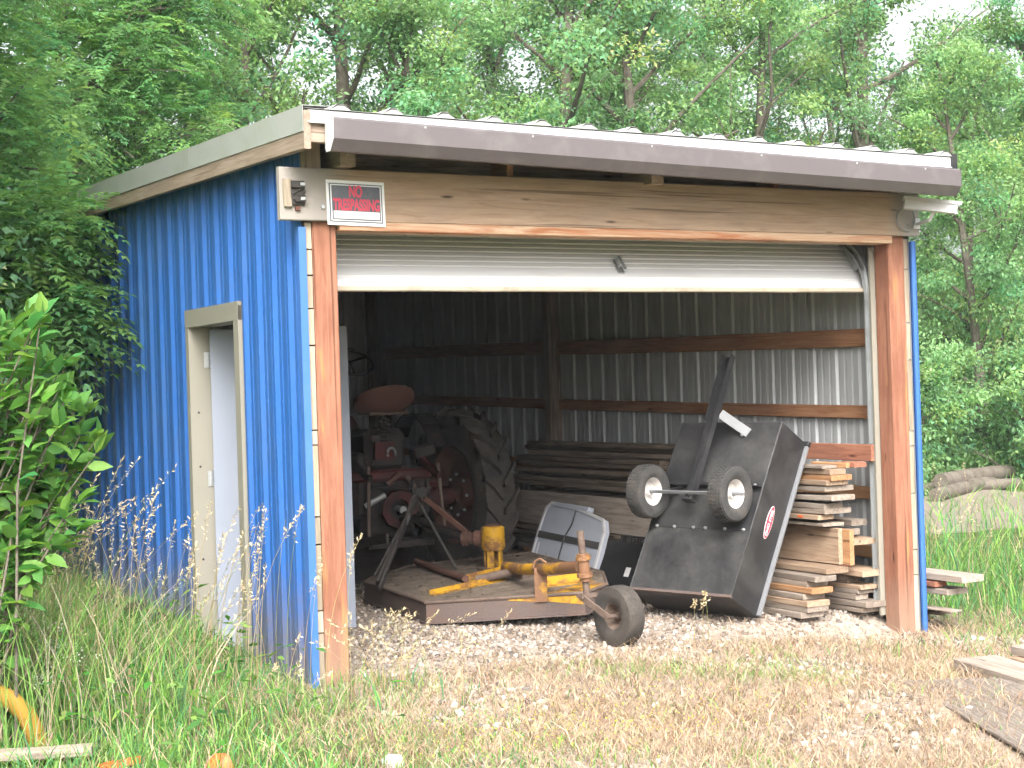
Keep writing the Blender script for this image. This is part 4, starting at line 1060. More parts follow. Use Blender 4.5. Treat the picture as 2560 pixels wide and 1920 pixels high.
MB().box(TX - .19, TX + .19, TY + 1.15, TY + 2.35, .55, 1.08, ch=.04).build('engine_block', 'grease_dark', tr)
# hood with rounded top
ringp = [(-.21, 0), (-.21, .28), (-.16, .37), (-.06, .41), (.06, .41), (.16, .37), (.21, .28), (.21, 0)]
MB().prism([(TX + a, TY + .75, 1.02 + b_) for a, b_ in ringp], (0, 1.75, 0)).build('hood', 'tractor_red', tr)
MB().box(TX - .20, TX + .20, TY + 2.50, TY + 2.58, .55, 1.36, ch=.03).build('grille', 'dark_steel', tr)
MB().tube([(TX + .08, TY + 1.5, 1.4), (TX + .08, TY + 1.5, 2.05)], .03, 10).build('exhaust_stack', 'rust_red', tr)
for s_ in (-1, 1):
    Mw = Matrix.Translation((TX + s_ * .16, TY + 2.35, .36)) @ Matrix.Rotation(0 if s_ > 0 else math.pi, 4, 'Z')
    e = empty('front_wheel', (TX + s_ * .16, TY + 2.35, .36), tr); wheel(e, Mw, .35, .15, .2, 'tractor_tyre', 'rust_red', dish=.03)
MB().tube([(TX, TY + 2.35, .40), (TX, TY + 2.35, .8)], .05, 10).build('front_pedestal', 'tractor_red', tr)
MB().box(TX - .19, TX + .17, TY - .30, TY + .10, .96, 1.30, ch=.05).build('hydraulic_housing', 'grease_dark', tr)
MB().box(TX - .32, TX - .20, TY - .34, TY - .05, .60, 1.12, ch=.04).build('brake_housing', 'grease_dark', tr)
MB().box(TX + .22, TX + .36, TY - .34, TY - .05, .58, .98, ch=.04).build('brake_housing', 'grease_dark', tr)
# rear fittings
mb = MB(); mb.obox((TX, TY - .31, .93), (.36, 0, 0), (0, .05, 0), (0, 0, .045), ch=.02); mb.build('rock_shaft', 'tractor_red', tr)
for s_ in (-1, 1):
    MB().obox((TX + .30 * s_, TY - .45, .98), (.02, 0, 0), (0, .16, .06), (0, -.012, .03), ch=.008).build('lift_arm', 'tractor_red' if s_ > 0 else 'grease_dark', tr)
    MB().tube([(TX + .30 * s_, TY - .58, 1.02), (TX + .33 * s_, TY - .62, .46)], .014, 8).build('lift_link', 'mower_rust', tr)
    MB().obox((TX + .33 * s_, TY - .58, .44), (.012, 0, 0), (0, .38, -.05), (0, .004, .035)).build('lower_link', 'dark_steel', tr)
mb = MB(); prof = [(.085, 0), (.155, 0), (.155, .03), (.085, .03)]; mb.lathe(prof, (TX + .02, TY - .42, .66), (0, -1, 0), 10, closed=True)
mb.build('shaft_shield', 'tractor_red', tr)
MB().lathe([(0, 0), (.03, 0), (.03, .11), (.0, .11)], (TX + .02, TY - .40, .66), (0, -1, 0), 14).build('output_shaft', 'zinc', tr)
mb = MB(); mb.obox((TX - .06, TY - .36, 1.13), (.085, 0, 0), (0, .012, 0), (0, 0, .07)); mb.build('top_link_plate', 'tractor_red', tr)
pts = [(TX - .02 + .035 * math.cos(a), TY - .40, 1.10 + .05 * math.sin(a)) for a in [R(q_) for q_ in range(-20, 201, 20)]]
MB().tube(pts, .012, 6).build('hose_loop', 'cable_grey', tr)
for (p0, p1, r_, mt) in (((TX - .18, TY - .36, .85), (TX + .20, TY - .36, .80), .018, 'grease_dark'), ((TX - .26, TY - .40, .70), (TX - .10, TY - .44, .78), .022, 'zinc'), ((TX + .12, TY - .38, .92), (TX + .25, TY - .40, .72), .02, 'mower_rust'), ((TX - .05, TY - .38, .86), (TX + .06, TY - .40, .95), .025, 'rust_red'), ((TX + .25, TY - .30, .90), (TX + .45, TY - .22, .82), .03, 'tractor_red')):
    MB().tube([p0, p1], r_, 8).build('hydraulic_pipe', mt, tr)
MB().box(TX - .28, TX + .28, TY - .52, TY - .36, .36, .42, ch=.01).build('drawbar', 'grease_dark', tr)
# seat pan: dished shell
mb = MB(); nu, nv_ = 16, 7; vs = []
sc0 = Vector((TX - .02, TY - .28, 1.435))
for i in range(nu):
    a = 2 * math.pi * i / nu
    for j in range(nv_):
        t = j / (nv_ - 1); lip = t ** 3
        rx = .255 * t; ry = .22 * t
        zz = .03 + .085 * lip * (1.0 if math.sin(a) < .3 else .35) + (.10 * max(0, -math.sin(a)) * t ** 2)
        vs.append(sc0 + Vector((rx * math.cos(a), ry * math.sin(a), zz)))
fs = [(i * nv_ + j, ((i + 1) % nu) * nv_ + j, ((i + 1) % nu) * nv_ + j + 1, i * nv_ + j + 1) for i in range(nu) for j in range(nv_ - 1)]
k = len(vs); vs2 = vs + [v - Vector((0, 0, .045)) for v in vs]
fs2 = fs + [tuple(q_ + k for q_ in reversed(f)) for f in fs] + [(i * nv_ + nv_ - 1, ((i + 1) % nu) * nv_ + nv_ - 1, ((i + 1) % nu) * nv_ + nv_ - 1 + k, i * nv_ + nv_ - 1 + k) for i in range(nu)]
mb.add(vs2, fs2); mb.build('seat', 'seat_brown', tr, smooth=True)
MB().obox(sc0 + Vector((0, .02, -.01)), (.17, 0, 0), (0, .13, 0), (0, 0, .012), ch=.01).build('seat_base', 'mower_rust', tr)
pts = [sc0 + Vector((.045 * math.cos(t * 1.1), .045 * math.sin(t * 1.1), -.03 - .0062 * t)) for t in range(0, 42)]
MB().tube(pts, .010, 6).build('seat_spring', 'grease_dark', tr)
flat2 = MB().obox((TX, TY - .16, 1.20), (.03, 0, 0), (0, .10, .05), (0, -.01, .02)); flat2.obox((TX - .02, TY - .22, 1.26), (.16, 0, 0), (0, .03, 0), (0, 0, .012)); flat2.build('seat_support', 'mower_rust', tr)
MB().tube([(TX - .09, TY - .25, 1.47), (TX + .02, TY - .20, 1.26)], .016, 8).build('seat_strut', 'mower_rust', tr)
mb = MB(); c_ = Vector((TX, TY + .42, 1.86)); axs = Vector((0, -.55, .83))
mb.lathe([(.205 + .013 * math.cos(q_), .013 * math.sin(q_)) for q_ in [R(x_) for x_ in range(0, 360, 45)]], c_, axs, 30, closed=True)
for q_ in range(3):
    a = R(90 + 120 * q_); u_ = axs.normalized().orthogonal().normalized(); v_ = axs.normalized().cross(u_); mb.tube([c_, c_ + (u_ * math.cos(a) + v_ * math.sin(a)) * .2], .009, 6)
mb.build('steering_wheel', 'plastic_black', tr, smooth=True)
MB().tube([c_, (TX, TY + .78, 1.32)], .022, 10).build('steering_column', 'grease_dark', tr)
for s_ in (-1, 1):
    mb = MB(); pr = []
    for q_ in range(9):
        a = R(20 + 16 * q_); pr.append((TX + s_ * .60, TY + .30 + .42 * math.cos(a) * -1 + .1, .98 + .42 * math.sin(a)))
    MB().sweep(pr, [(-.01, -.08), (.01, -.08), (.01, .08), (-.01, .08)], upv=(1, 0, 0)).build('fender', 'grease_dark', tr)
MB().obox((TX + .40, TY - .1, 1.10), (.10, 0, .02), (0, .06, 0), (-.01, 0, .05), ch=.015).build('tool_box', 'grease_dark', tr)
def scr(t):
    dx, dy = t[0] - CAM.x, t[1] - CAM.y
    return (dx * math.cos(yaw) - dy * math.sin(yaw)) / (dx * math.sin(yaw) + dy * math.cos(yaw))
# ------------------------------------------------------------------ outside things
def gz(x, y): return float(G(x, y))
OG = 'boards piled outside the right wall'
outs = [(4.50, .20, -.150, -.112, -.02, 3.0, 'dark_lumber', 'lowest'), (4.52, .12, -.040, -.002, -.02, 2.6, 'dark_lumber', 'second'), (4.47, .10, .000, .012, -.14, 2.8, 'grey_lumber', 'thin light'),
        (4.49, .20, .110, .148, -.06, 2.9, 'old_plank', 'middle'), (4.49, .11, .155, .190, -.0, 2.5, 'red_lumber', 'short red-ended'), (4.49, .20, .200, .245, -.2, 3.1, 'old_plank', 'topmost')]
for k, (x0, wd_, z0, z1, y0, y1, mt, nm) in enumerate(outs):
    lumber('%s board of the weathered pile outside the blue right wall' % nm, x0, x0 + wd_, z0, z1, y0, y1, mt, OG)
for k, (yy, z0, z1) in enumerate(((.3, -.108, -.043), (1.8, -.108, -.043), (.5, .014, .108), (2.0, .014, .108))):
    o = board('spacer_block', (4.50, yy, (z0 + z1) / 2), (4.66, yy, (z0 + z1) / 2), .08, z1 - z0, 'dark_lumber', None, seg=1)
    tag(o, 'dark spacer block in the outside pile, %s pair, %s one' % (('lower', 'lower', 'upper', 'upper')[k], ('nearer', 'farther')[k % 2]), 'block', 'spacers in the outside pile')
dv = Vector((-.25, -.97, 0)).normalized()
p0 = Vector((3.40, -1.40, -.035)); o = board('plank', p0, p0 + dv * 1.7, .27, .055, 'old_plank', None)
tag(o, 'thick weathered plank lying on the rough plywood at the yard edge', 'plank')
p0 = Vector((3.72, -1.50, .02)); o = board('plank', p0, p0 + Vector((-.16, -.98, 0)) * 1.6, .24, .05, 'old_plank', None)
tag(o, 'upper of two planks at the far edge beside the thick weathered plank', 'plank')
p0 = Vector((3.68, -1.54, -.035)); o = board('plank', p0, p0 + Vector((-.16, -.98, 0)) * 1.6, .26, .05, 'tan_lumber', None)
tag(o, 'lower of two planks at the far edge beside the thick weathered plank', 'plank')
d1_ = Vector((-.47, -.88, 0)).normalized(); s1_ = Vector((.88, -.47, 0))
pc = Vector((2.62, -1.50, 0)) + s1_ * .62
q0 = Vector((pc.x, pc.y, -.045)); q1 = pc + d1_ * 2.4; q1.z = .03
m_, n_, l_, b_ = newmat('rough_ply')
v_, _, _ = coords(n_, l_, (3, 60, 60)); ta = noise(n_, l_, v_, 1.5, 6, .7, .5); tb = noise(n_, l_, None, 3, 4, .6)
ra = ramp(n_, [(.3, (.13, .10, .08)), (.5, (.25, .205, .17)), (.7, (.38, .335, .30))]); l_.new(ta.outputs['Fac'], ra.inputs[0]); l_.new(ra.outputs[0], b_.inputs['Base Color']); b_.inputs['Roughness'].default_value = .95
bump(n_, l_, b_, ta.outputs['Fac'], .9, .02)
o = board('plywood_sheet', q0, q1, 1.05, .014, 'rough_ply', None, seg=14, bow=(0, .01))
tag(o, 'weathered peeling plywood sheet lying flat on the dry grass', 'plywood')
o = board('plank', (-2.6, -.55, .06), (-1.46, -.96, .065), .10, .04, 'grey_lumber', None, ch=.006); tag(o, 'grey weathered plank lying in the tall grass below the yellow pipe', 'plank')
o = MB().tube([(-2.0, -.55, .36), (-1.90, -.55, .345), (-1.80, -.55, .295), (-1.72, -.555, .25), (-1.66, -.56, .18), (-1.62, -.565, .09), (-1.60, -.57, 0), (-1.59, -.58, -.1)], .045, 14).build('bent_pipe', 'tube_yellow', None, smooth=True)
o.data.update(); tag(o, 'bent yellow pipe sticking up out of the tall grass', 'pipe')
mb = MB(); c_ = Vector((-1.07, -1.50, .035)); mb.add([c_ + Vector(v) * .72 for v in ((-.13, -.02, -.08), (.11, -.10, -.08), (.12, .08, -.08), (-.10, .12, -.08), (-.015, -.01, .075), (.055, -.02, .07), (.05, .02, .07), (-.01, .03, .075))],
      [(0, 1, 5, 4), (1, 2, 6, 5), (2, 3, 7, 6), (3, 0, 4, 7), (4, 5, 6, 7), (3, 2, 1, 0)]); o = mb.build('marker_cone', 'orange_plastic', None)
tag(o, 'small orange plastic marker poking out of the grass', 'marker')
mb = MB(); mb.obox((-1.41, -1.22, .045), (.09, -.03, .012), (.01, .03, 0), (0, 0, .012), ch=.004); o = mb.build('plastic_strip', 'orange_plastic', None); tag(o, 'reddish plastic strip half hidden in the grass', 'plastic strip')
sl = MB(); P_ = [(8.9, 5.0), (9.6, 4.75), (10.6, 4.75), (11.9, 5.7), (13.2, 7.2), (12.9, 7.9), (11.9, 7.6), (10.6, 7.0), (9.6, 6.0)]
zz_ = [.02, .02, .03, .05, .12, .18, .17, .13, .08]
sl.prism([(x, y_, gz(x, y_) + h_) for (x, y_), h_ in zip(P_, zz_)], (0, 0, -.35)); o = sl.build('slab', 'tan_board', None); tag(o, 'tan sloping slab lying in the grass beyond the right wall', 'slab')
for k, (x, y_, r_, an) in enumerate(sorted(((12.2, 7.5, .10, .5), (12.9, 7.9, .12, .35), (12.4, 7.8, .09, -.1), (13.4, 8.1, .11, .5)), key=scr)):
    d_ = Vector((math.cos(an), math.sin(an), 0)) * 1.1; c_ = Vector((x, y_, gz(x, y_) + r_ + .12 + (.1 if k == 2 else 0)))
    o = MB().tube([c_ - d_, c_ - d_ * .3, c_ + d_ * .4, c_ + d_], [r_ * .9, r_, r_ * .95, r_ * .8], 12).build('log', 'bark', None, smooth=True)
    tag(o, 'weathered log in the brush pile behind the tan slab, %s from the left' % ORD[k], 'log', 'logs in the brush pile')

# ------------------------------------------------------------------ gravel
def ico():
    t = (1 + 5 ** .5) / 2
    v = np.array([(-1, t, 0), (1, t, 0), (-1, -t, 0), (1, -t, 0), (0, -1, t), (0, 1, t), (0, -1, -t), (0, 1, -t), (t, 0, -1), (t, 0, 1), (-t, 0, -1), (-t, 0, 1)], float)
    f = np.array([(0, 11, 5), (0, 5, 1), (0, 1, 7), (0, 7, 10), (0, 10, 11), (1, 5, 9), (5, 11, 4), (11, 10, 2), (10, 7, 6), (7, 1, 8), (3, 9, 4), (3, 4, 2), (3, 2, 6), (3, 6, 8), (3, 8, 9), (4, 9, 5), (2, 4, 11), (6, 2, 10), (8, 6, 7), (9, 8, 1)])
    return norm(v), f
IV, IF = ico()
def rocks(P, size, col):
    n = len(P); Rm = rng.normal(0, 1, (n, 3, 3)); Q, _ = np.linalg.qr(Rm)
    sc3 = size[:, None] * np.stack([rng.uniform(.8, 1.5, n), rng.uniform(.7, 1.1, n), rng.uniform(.45, .8, n)], 1)
    base = IV[None] * (1 + rng.uniform(-.22, .22, (n, 12, 1)))
    v = np.einsum('nij,nkj->nki', Q, base * sc3[:, None]) + P[:, None]
    lo_ = (IF.ravel()[None] + 12 * np.arange(n)[:, None]).ravel()
    return v.reshape(-1, 3), lo_, np.full(n * 20, 3), np.repeat(col, 12, 0)
def patch(x, y, s=1.0, ph=0.0):
    return .5 + .25 * np.sin(x * 1.7 * s + ph + 1.3 * np.sin(y * 1.1 * s + ph)) + .25 * np.sin(y * 2.3 * s - ph + 1.1 * np.sin(x * 2.9 * s))
def stone_cols(n):
    k = rng.random(n)[:, None]; br = rng.uniform(.5, 1.15, n)[:, None]
    c_ = np.where(k < .24, np.array([.46, .42, .38]), np.where(k < .6, np.array([.37, .305, .25]), np.where(k < .88, np.array([.22, .17, .13]), np.array([.15, .13, .12]))))
    return c_ * br
n = 24000
x = rng.uniform(.25, 4.3, n); y = rng.uniform(-.35, 4.2, n) ; keep = (rng.random(n) < np.where(y < .3, .35 + .5 * patch(x, y, 2.2), 1)) & (rng.random(n) < np.where(y > 2.0, .5, 1))
x, y = x[keep], y[keep]; s_ = rng.gamma(4, .0026, len(x)).clip(.005, .026)
d1r = rocks(np.stack([x, y, G(x, y) + s_ * .1], 1), s_, stone_cols(len(x)))
n = 12000
x = rng.uniform(-.4, 4.9, n); y = -.2 - 3.6 * rng.random(n) ** 1.2; keep = (patch(x, y, 1.9, .7) + .25 * (patch(x, y, 6, 2) - .5) > .63) & ~((x > 2.62 + .47 / .88 * (y + 1.5)) & (y < -1.4) & (rng.random(n) > .04))
x, y = x[keep], y[keep]; s_ = rng.gamma(4, .0028, len(x)).clip(.005, .028)
d2r = rocks(np.stack([x, y, G(x, y) + s_ * .15], 1), s_, stone_cols(len(x)) * 1.08)
gv = np_mesh('gravel', *join_data([d1r, d2r])[:3], 'stone_col', join_data([d1r, d2r])[3]); tag(gv, 'pale crushed gravel scattered over the shed floor and yard', 'gravel', kind='stuff')
for k, (x, y, s_) in enumerate(((-.40, -1.80, .05), (.35, -1.35, .028), (1.9, -2.75, .02), (2.35, -2.4, .018), (1.15, -1.5, .02), (2.75, -1.95, .018))):
    v_, lo_, sz_, c_ = rocks(np.array([[x, y, gz(x, y) + s_ * .4]]), np.array([s_]), np.array([[.62, .6, .58]]))
    o = np_mesh('stone', v_, lo_, sz_, 'stone_col', c_); tag(o, ['large white stone at the bottom edge of the yard', 'pale flat stone before the left post', 'small white stone by the plywood', 'white chip near the plywood edge', 'pale stone in the middle of the dry grass', 'white chip on the plywood'][k], 'stone', 'loose white stones')

# ------------------------------------------------------------------ grass
def view_ok(x, y, back=1.3):
    """keep ground that the yard in front of the camera can show, plus a margin"""
    dx, dy = x - CAM.x, y - CAM.y
    fwd = dx * math.sin(yaw) + dy * math.cos(yaw); sid = dx * math.cos(yaw) - dy * math.sin(yaw)
    return (fwd > 6.4 - back + .4) & (np.abs(sid) < fwd * .36 + .6)
def cmix(n, pal, w_, jit=.18):
    idx = rng.choice(len(pal), n, p=np.array(w_) / sum(w_)); c_ = np.array(pal)[idx]
    return np.clip(c_ * (1 + rng.normal(0, jit, (n, 1))) + rng.normal(0, .012, (n, 3)), .01, .9)
GREEN = (.12, .28, .06); LIME = (.24, .40, .10); BLUEG = (.09, .26, .11); STRAW = (.48, .38, .25); TAN = (.45, .325, .23); PALE = (.58, .49, .38)
def scatter(n, x0, x1, y0, y1, dens):
    x = rng.uniform(x0, x1, n); y = rng.uniform(y0, y1, n); k = (rng.random(n) < dens(x, y)) & view_ok(x, y)
    return x[k], y[k]
def inside_shed(x, y): return (x > -.03) & (x < 4.41) & (y > .03)
def on_ply(x, y):
    ax, ay = x - 2.62, y + 1.50; a = -.47 * ax - .88 * ay; b = .88 * ax - .47 * ay
    return (a > 0) & (a < 2.4) & (b > .0) & (b < 1.25)
# tall grass by the blue wall
x, y = scatter(70000, -3.6, .9, -3.2, 5.5, lambda x, y: np.where(inside_shed(x, y), 0, np.where(x < -.05, 1.0, np.clip(.75 - 1.1 * x, 0, 1) * (y < 0))) * np.clip(.65 + .5 * patch(x, y, 1.4), 0, 1))
near = np.clip((-.1 - x) / 1.2, 0.12, 1); h = rng.gamma(5, .05, len(x)) * (.32 + .62 * near); h = np.where((y < -.75) | ((x < -1.3) & (y < -.45)), h * .5, h)
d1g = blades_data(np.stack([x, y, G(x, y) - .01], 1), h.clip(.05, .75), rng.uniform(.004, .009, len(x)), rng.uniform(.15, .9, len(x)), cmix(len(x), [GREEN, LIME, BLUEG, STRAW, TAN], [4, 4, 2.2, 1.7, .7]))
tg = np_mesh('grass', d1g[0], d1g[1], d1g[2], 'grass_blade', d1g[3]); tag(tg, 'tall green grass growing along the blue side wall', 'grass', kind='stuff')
# short dry turf in front
x, y = scatter(120000, -.6, 5.4, -4.2, .45, lambda x, y: np.where(inside_shed(x, y), .12 * (y < .4), 1.0) * np.clip(1.25 - .9 * patch(x, y, 1.9, .7) + np.where(y > -.5, -.35, 0), .05, 1) * np.where(on_ply(x, y), .45, 1))
gpat = patch(x, y, 1.3, 2.2); gi = rng.random(len(x)) < np.clip((gpat - .62) * 1.2, .03, .4)
c1 = cmix(len(x), [STRAW, TAN, (.29, .195, .13), PALE], [2.5, 3, 2.2, 1]); c2 = cmix(len(x), [GREEN, LIME], [1, 1.4])
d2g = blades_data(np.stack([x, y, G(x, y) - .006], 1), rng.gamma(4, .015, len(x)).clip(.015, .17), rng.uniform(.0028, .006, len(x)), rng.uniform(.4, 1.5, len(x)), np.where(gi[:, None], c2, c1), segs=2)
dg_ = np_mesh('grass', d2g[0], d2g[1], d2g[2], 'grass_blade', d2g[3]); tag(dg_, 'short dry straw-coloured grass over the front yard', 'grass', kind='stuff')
# grass and weeds on the right
x, y = scatter(90000, 3.0, 19, -2.8, 12, lambda x, y: np.where(x > 4.75, np.clip(1.2 - .045 * x, .3, 1), np.where((y < -.35) & (x + .35 * y > 3.1), .45, 0)) * np.where((x > 7.2) & (x < 13.2) & (y > 3.0 + .75 * (x - 9.8)) & (y < 8.2), .15, 1))
hh_ = np.where(x > 4.75, np.where(x < 9.2, np.clip(.16 + (x - 4.75) * .09, .16, .33), .34), .10) * rng.uniform(.5, 1.4, len(x))
wv = .006 + .0009 * np.maximum(0, x - 5)
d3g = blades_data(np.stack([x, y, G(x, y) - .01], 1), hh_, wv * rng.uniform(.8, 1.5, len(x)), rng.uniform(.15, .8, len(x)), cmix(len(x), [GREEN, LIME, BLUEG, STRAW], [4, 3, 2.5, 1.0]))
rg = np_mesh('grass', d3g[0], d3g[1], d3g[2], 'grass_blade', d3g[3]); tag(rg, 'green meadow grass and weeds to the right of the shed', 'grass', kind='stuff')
# seeding stalks
def stalks(name, label, x, y, hlo, hhi, heads, lean=(.08, .45), pal=None):
    n = len(x); h = rng.uniform(hlo, hhi, n); ln = rng.uniform(*lean, n); ang = rng.normal(.3, 1.2, n)
    D = np.stack([np.cos(ang), np.sin(ang), np.zeros(n)], 1); root = np.stack([x, y, G(x, y)], 1)
    segs = 7; rad = .0022; tri = np.array([(1, 0, 0), (-.5, .87, 0), (-.5, -.87, 0)])
    def ctr(t): return root + np.stack([0 * h, 0 * h, h * (t - .25 * ln * t ** 3)], 1) + D * (ln * h * t ** 2.2)[:, None]
    v = np.stack([ctr(i / segs)[:, None] + tri[None] * rad * (1.15 - .7 * i / segs) for i in range(segs + 1)], 1)   # n,segs+1,3,3
    nv = (segs + 1) * 3; pat = []
    for i in range(segs):
        for j in range(3): pat += [i * 3 + j, i * 3 + (j + 1) % 3, i * 3 + 3 + (j + 1) % 3, i * 3 + 3 + j]
    lo_ = ((np.arange(n) * nv)[:, None] + np.array(pat)[None]).ravel(); sz_ = np.full(n * segs * 3, 4)
    col = np.repeat(cmix(n, [(.40, .33, .16), (.25, .29, .10), (.45, .36, .22)], [2, 1, 1.5], .1), nv, 0)
    d_ = [(v.reshape(-1, 3), lo_, sz_, col)]
    hs_ = []
    for k in range(heads):
        t = 1 - .20 * (k / heads) ** 1.1; p = ctr(np.full(n, t)) if False else root + np.stack([0 * h, 0 * h, h * (t - .25 * ln * t ** 3)], 1) + D * (ln * h * t ** 2.2)[:, None]
        A = D * .5 + rng.normal(0, .55, (n, 3)) + np.array([0, 0, .6 if k < heads * .6 else .2]); sp_ = .028 * (k / heads)
        p2 = p + norm(rng.normal(0, 1, (n, 3))) * sp_ * rng.random((n, 1))
        hs_.append(kites(p2, A, norm(rng.normal(0, 1, (n, 3))), rng.uniform(.016, .032, n), rng.uniform(.005, .009, n), cmix(n, pal or [(.56, .46, .28), (.48, .38, .24), (.62, .54, .36)], [1, 1, 1], .12)))
    o = np_mesh(name, *join_data(d_ + hs_)[:3], 'grass_blade', join_data(d_ + hs_)[3]); tag(o, label, 'grass', kind='stuff')
x1_ = rng.uniform(-1.95, -1.1, 60); y1_ = rng.uniform(-.5, .9, 60)
stalks('seed_grass', 'high pale seeding grass at the left edge below the bush', x1_, y1_, .85, 1.42, 24, lean=(.12, .55))
x1_ = np.concatenate([rng.uniform(-1.5, -.75, 34), rng.uniform(-.75, -.06, 40)]); y1_ = np.concatenate([rng.uniform(-.7, 1.6, 34), rng.uniform(-.7, .9, 40)])
stalks('seed_grass', 'tall seeding grass stalks in front of the blue wall', x1_, y1_, .55, 1.12, 22)
x1_ = np.concatenate([rng.normal(.22, .12, 22), rng.uniform(-.6, .6, 20)]); y1_ = np.concatenate([rng.normal(-.30, .12, 22), rng.uniform(-1.6, -.3, 20)])
stalks('seed_grass', 'dry seeding grass stalks at the foot of the left post', x1_, y1_, .22, .55, 18, lean=(.2, .8))
x1_ = np.array([2.55, 2.58, 2.5]); y1_ = np.array([.02, .0, .04]); stalks('seed_grass', 'single dry weed with a seed head before the tipped cart', x1_, y1_, .26, .34, 34, lean=(.02, .12))
x1_ = rng.uniform(5, 8.5, 60); y1_ = rng.uniform(-1, 4, 60); stalks('seed_grass', 'straw-coloured stalks among the weeds beyond the right wall', x1_, y1_, .5, .9, 14)
x, y = scatter(3600, -2.3, -.75, -.75, 2.6, lambda x, y: np.clip((-.55 - x) * 1.1, .05, 1))
d4g = blades_data(np.stack([x, y, G(x, y)], 1), rng.uniform(.4, .95, len(x)) * np.clip(.55 - .35 * x, .5, 1.1), rng.uniform(.003, .006, len(x)), rng.uniform(.15, .8, len(x)), cmix(len(x), [STRAW, PALE, LIME, GREEN], [1.4, 1, 3.4, 3]), segs=4)
o = np_mesh('grass', d4g[0], d4g[1], d4g[2], 'grass_blade', d4g[3]); tag(o, 'high straw-coloured grass rising at the far left before the blue wall', 'grass', kind='stuff')
# broad weed leaves in the tall grass, white and yellow flowers
n = 1500; x = rng.uniform(-2.3, -.1, n); y = rng.uniform(-1.5, 2.2, n); k = patch(x, y, 2.5, 1.1) > .62; x, y = x[k], y[k]; n = len(x)
o = leaves('weeds', np.stack([x, y, G(x, y) + rng.uniform(.05, .34, n)], 1), rng.normal(0, 1, (n, 3)) * np.array([1, 1, .3]), np.array([0, 0, 1]) + rng.normal(0, .4, (n, 3)), rng.uniform(.05, .11, n), rng.uniform(.02, .04, n), cmix(n, [(.10, .30, .05), LIME, (.08, .22, .06)], [1, 1, 1]))
tag(o, 'broad-leaved green weeds among the tall grass', 'weeds', kind='stuff')
n = 420; ctrs = np.array([(-1.62, -.25, .62), (-1.50, -.20, .52), (-1.72, -.3, .55), (-1.42, -.25, .42), (-1.36, -.3, .36), (-1.55, -.4, .30)]); ci = rng.integers(0, len(ctrs), n)
o = leaves('wildflowers', ctrs[ci] + rng.normal(0, 1, (n, 3)) * np.array([.05, .05, .022]), rng.normal(0, 1, (n, 3)), np.array([0, 0, 1]) + rng.normal(0, .5, (n, 3)), rng.uniform(.008, .014, n), rng.uniform(.007, .012, n), np.tile([.72, .72, .66], (n, 1)) * rng.uniform(.8, 1.1, (n, 1)), mat='grass_blade')
tag(o, 'clusters of tiny white wildflowers in the tall grass', 'flowers', kind='stuff')
n = 900; x = rng.normal(.65, .55, n); y = rng.normal(-1.75, .35, n); k = view_ok(x, y); x, y = x[k], y[k]; n = len(x)
o = leaves('wildflowers', np.stack([x, y, G(x, y) + rng.uniform(.02, .07, n)], 1), rng.normal(0, 1, (n, 3)), np.array([0, 0, 1]) + rng.normal(0, .4, (n, 3)), rng.uniform(.006, .012, n), rng.uniform(.006, .010, n), np.tile([.62, .55, .05], (n, 1)), mat='grass_blade')
tag(o, 'tiny yellow flowers in the dry grass at the bottom of the yard', 'flowers', kind='stuff')

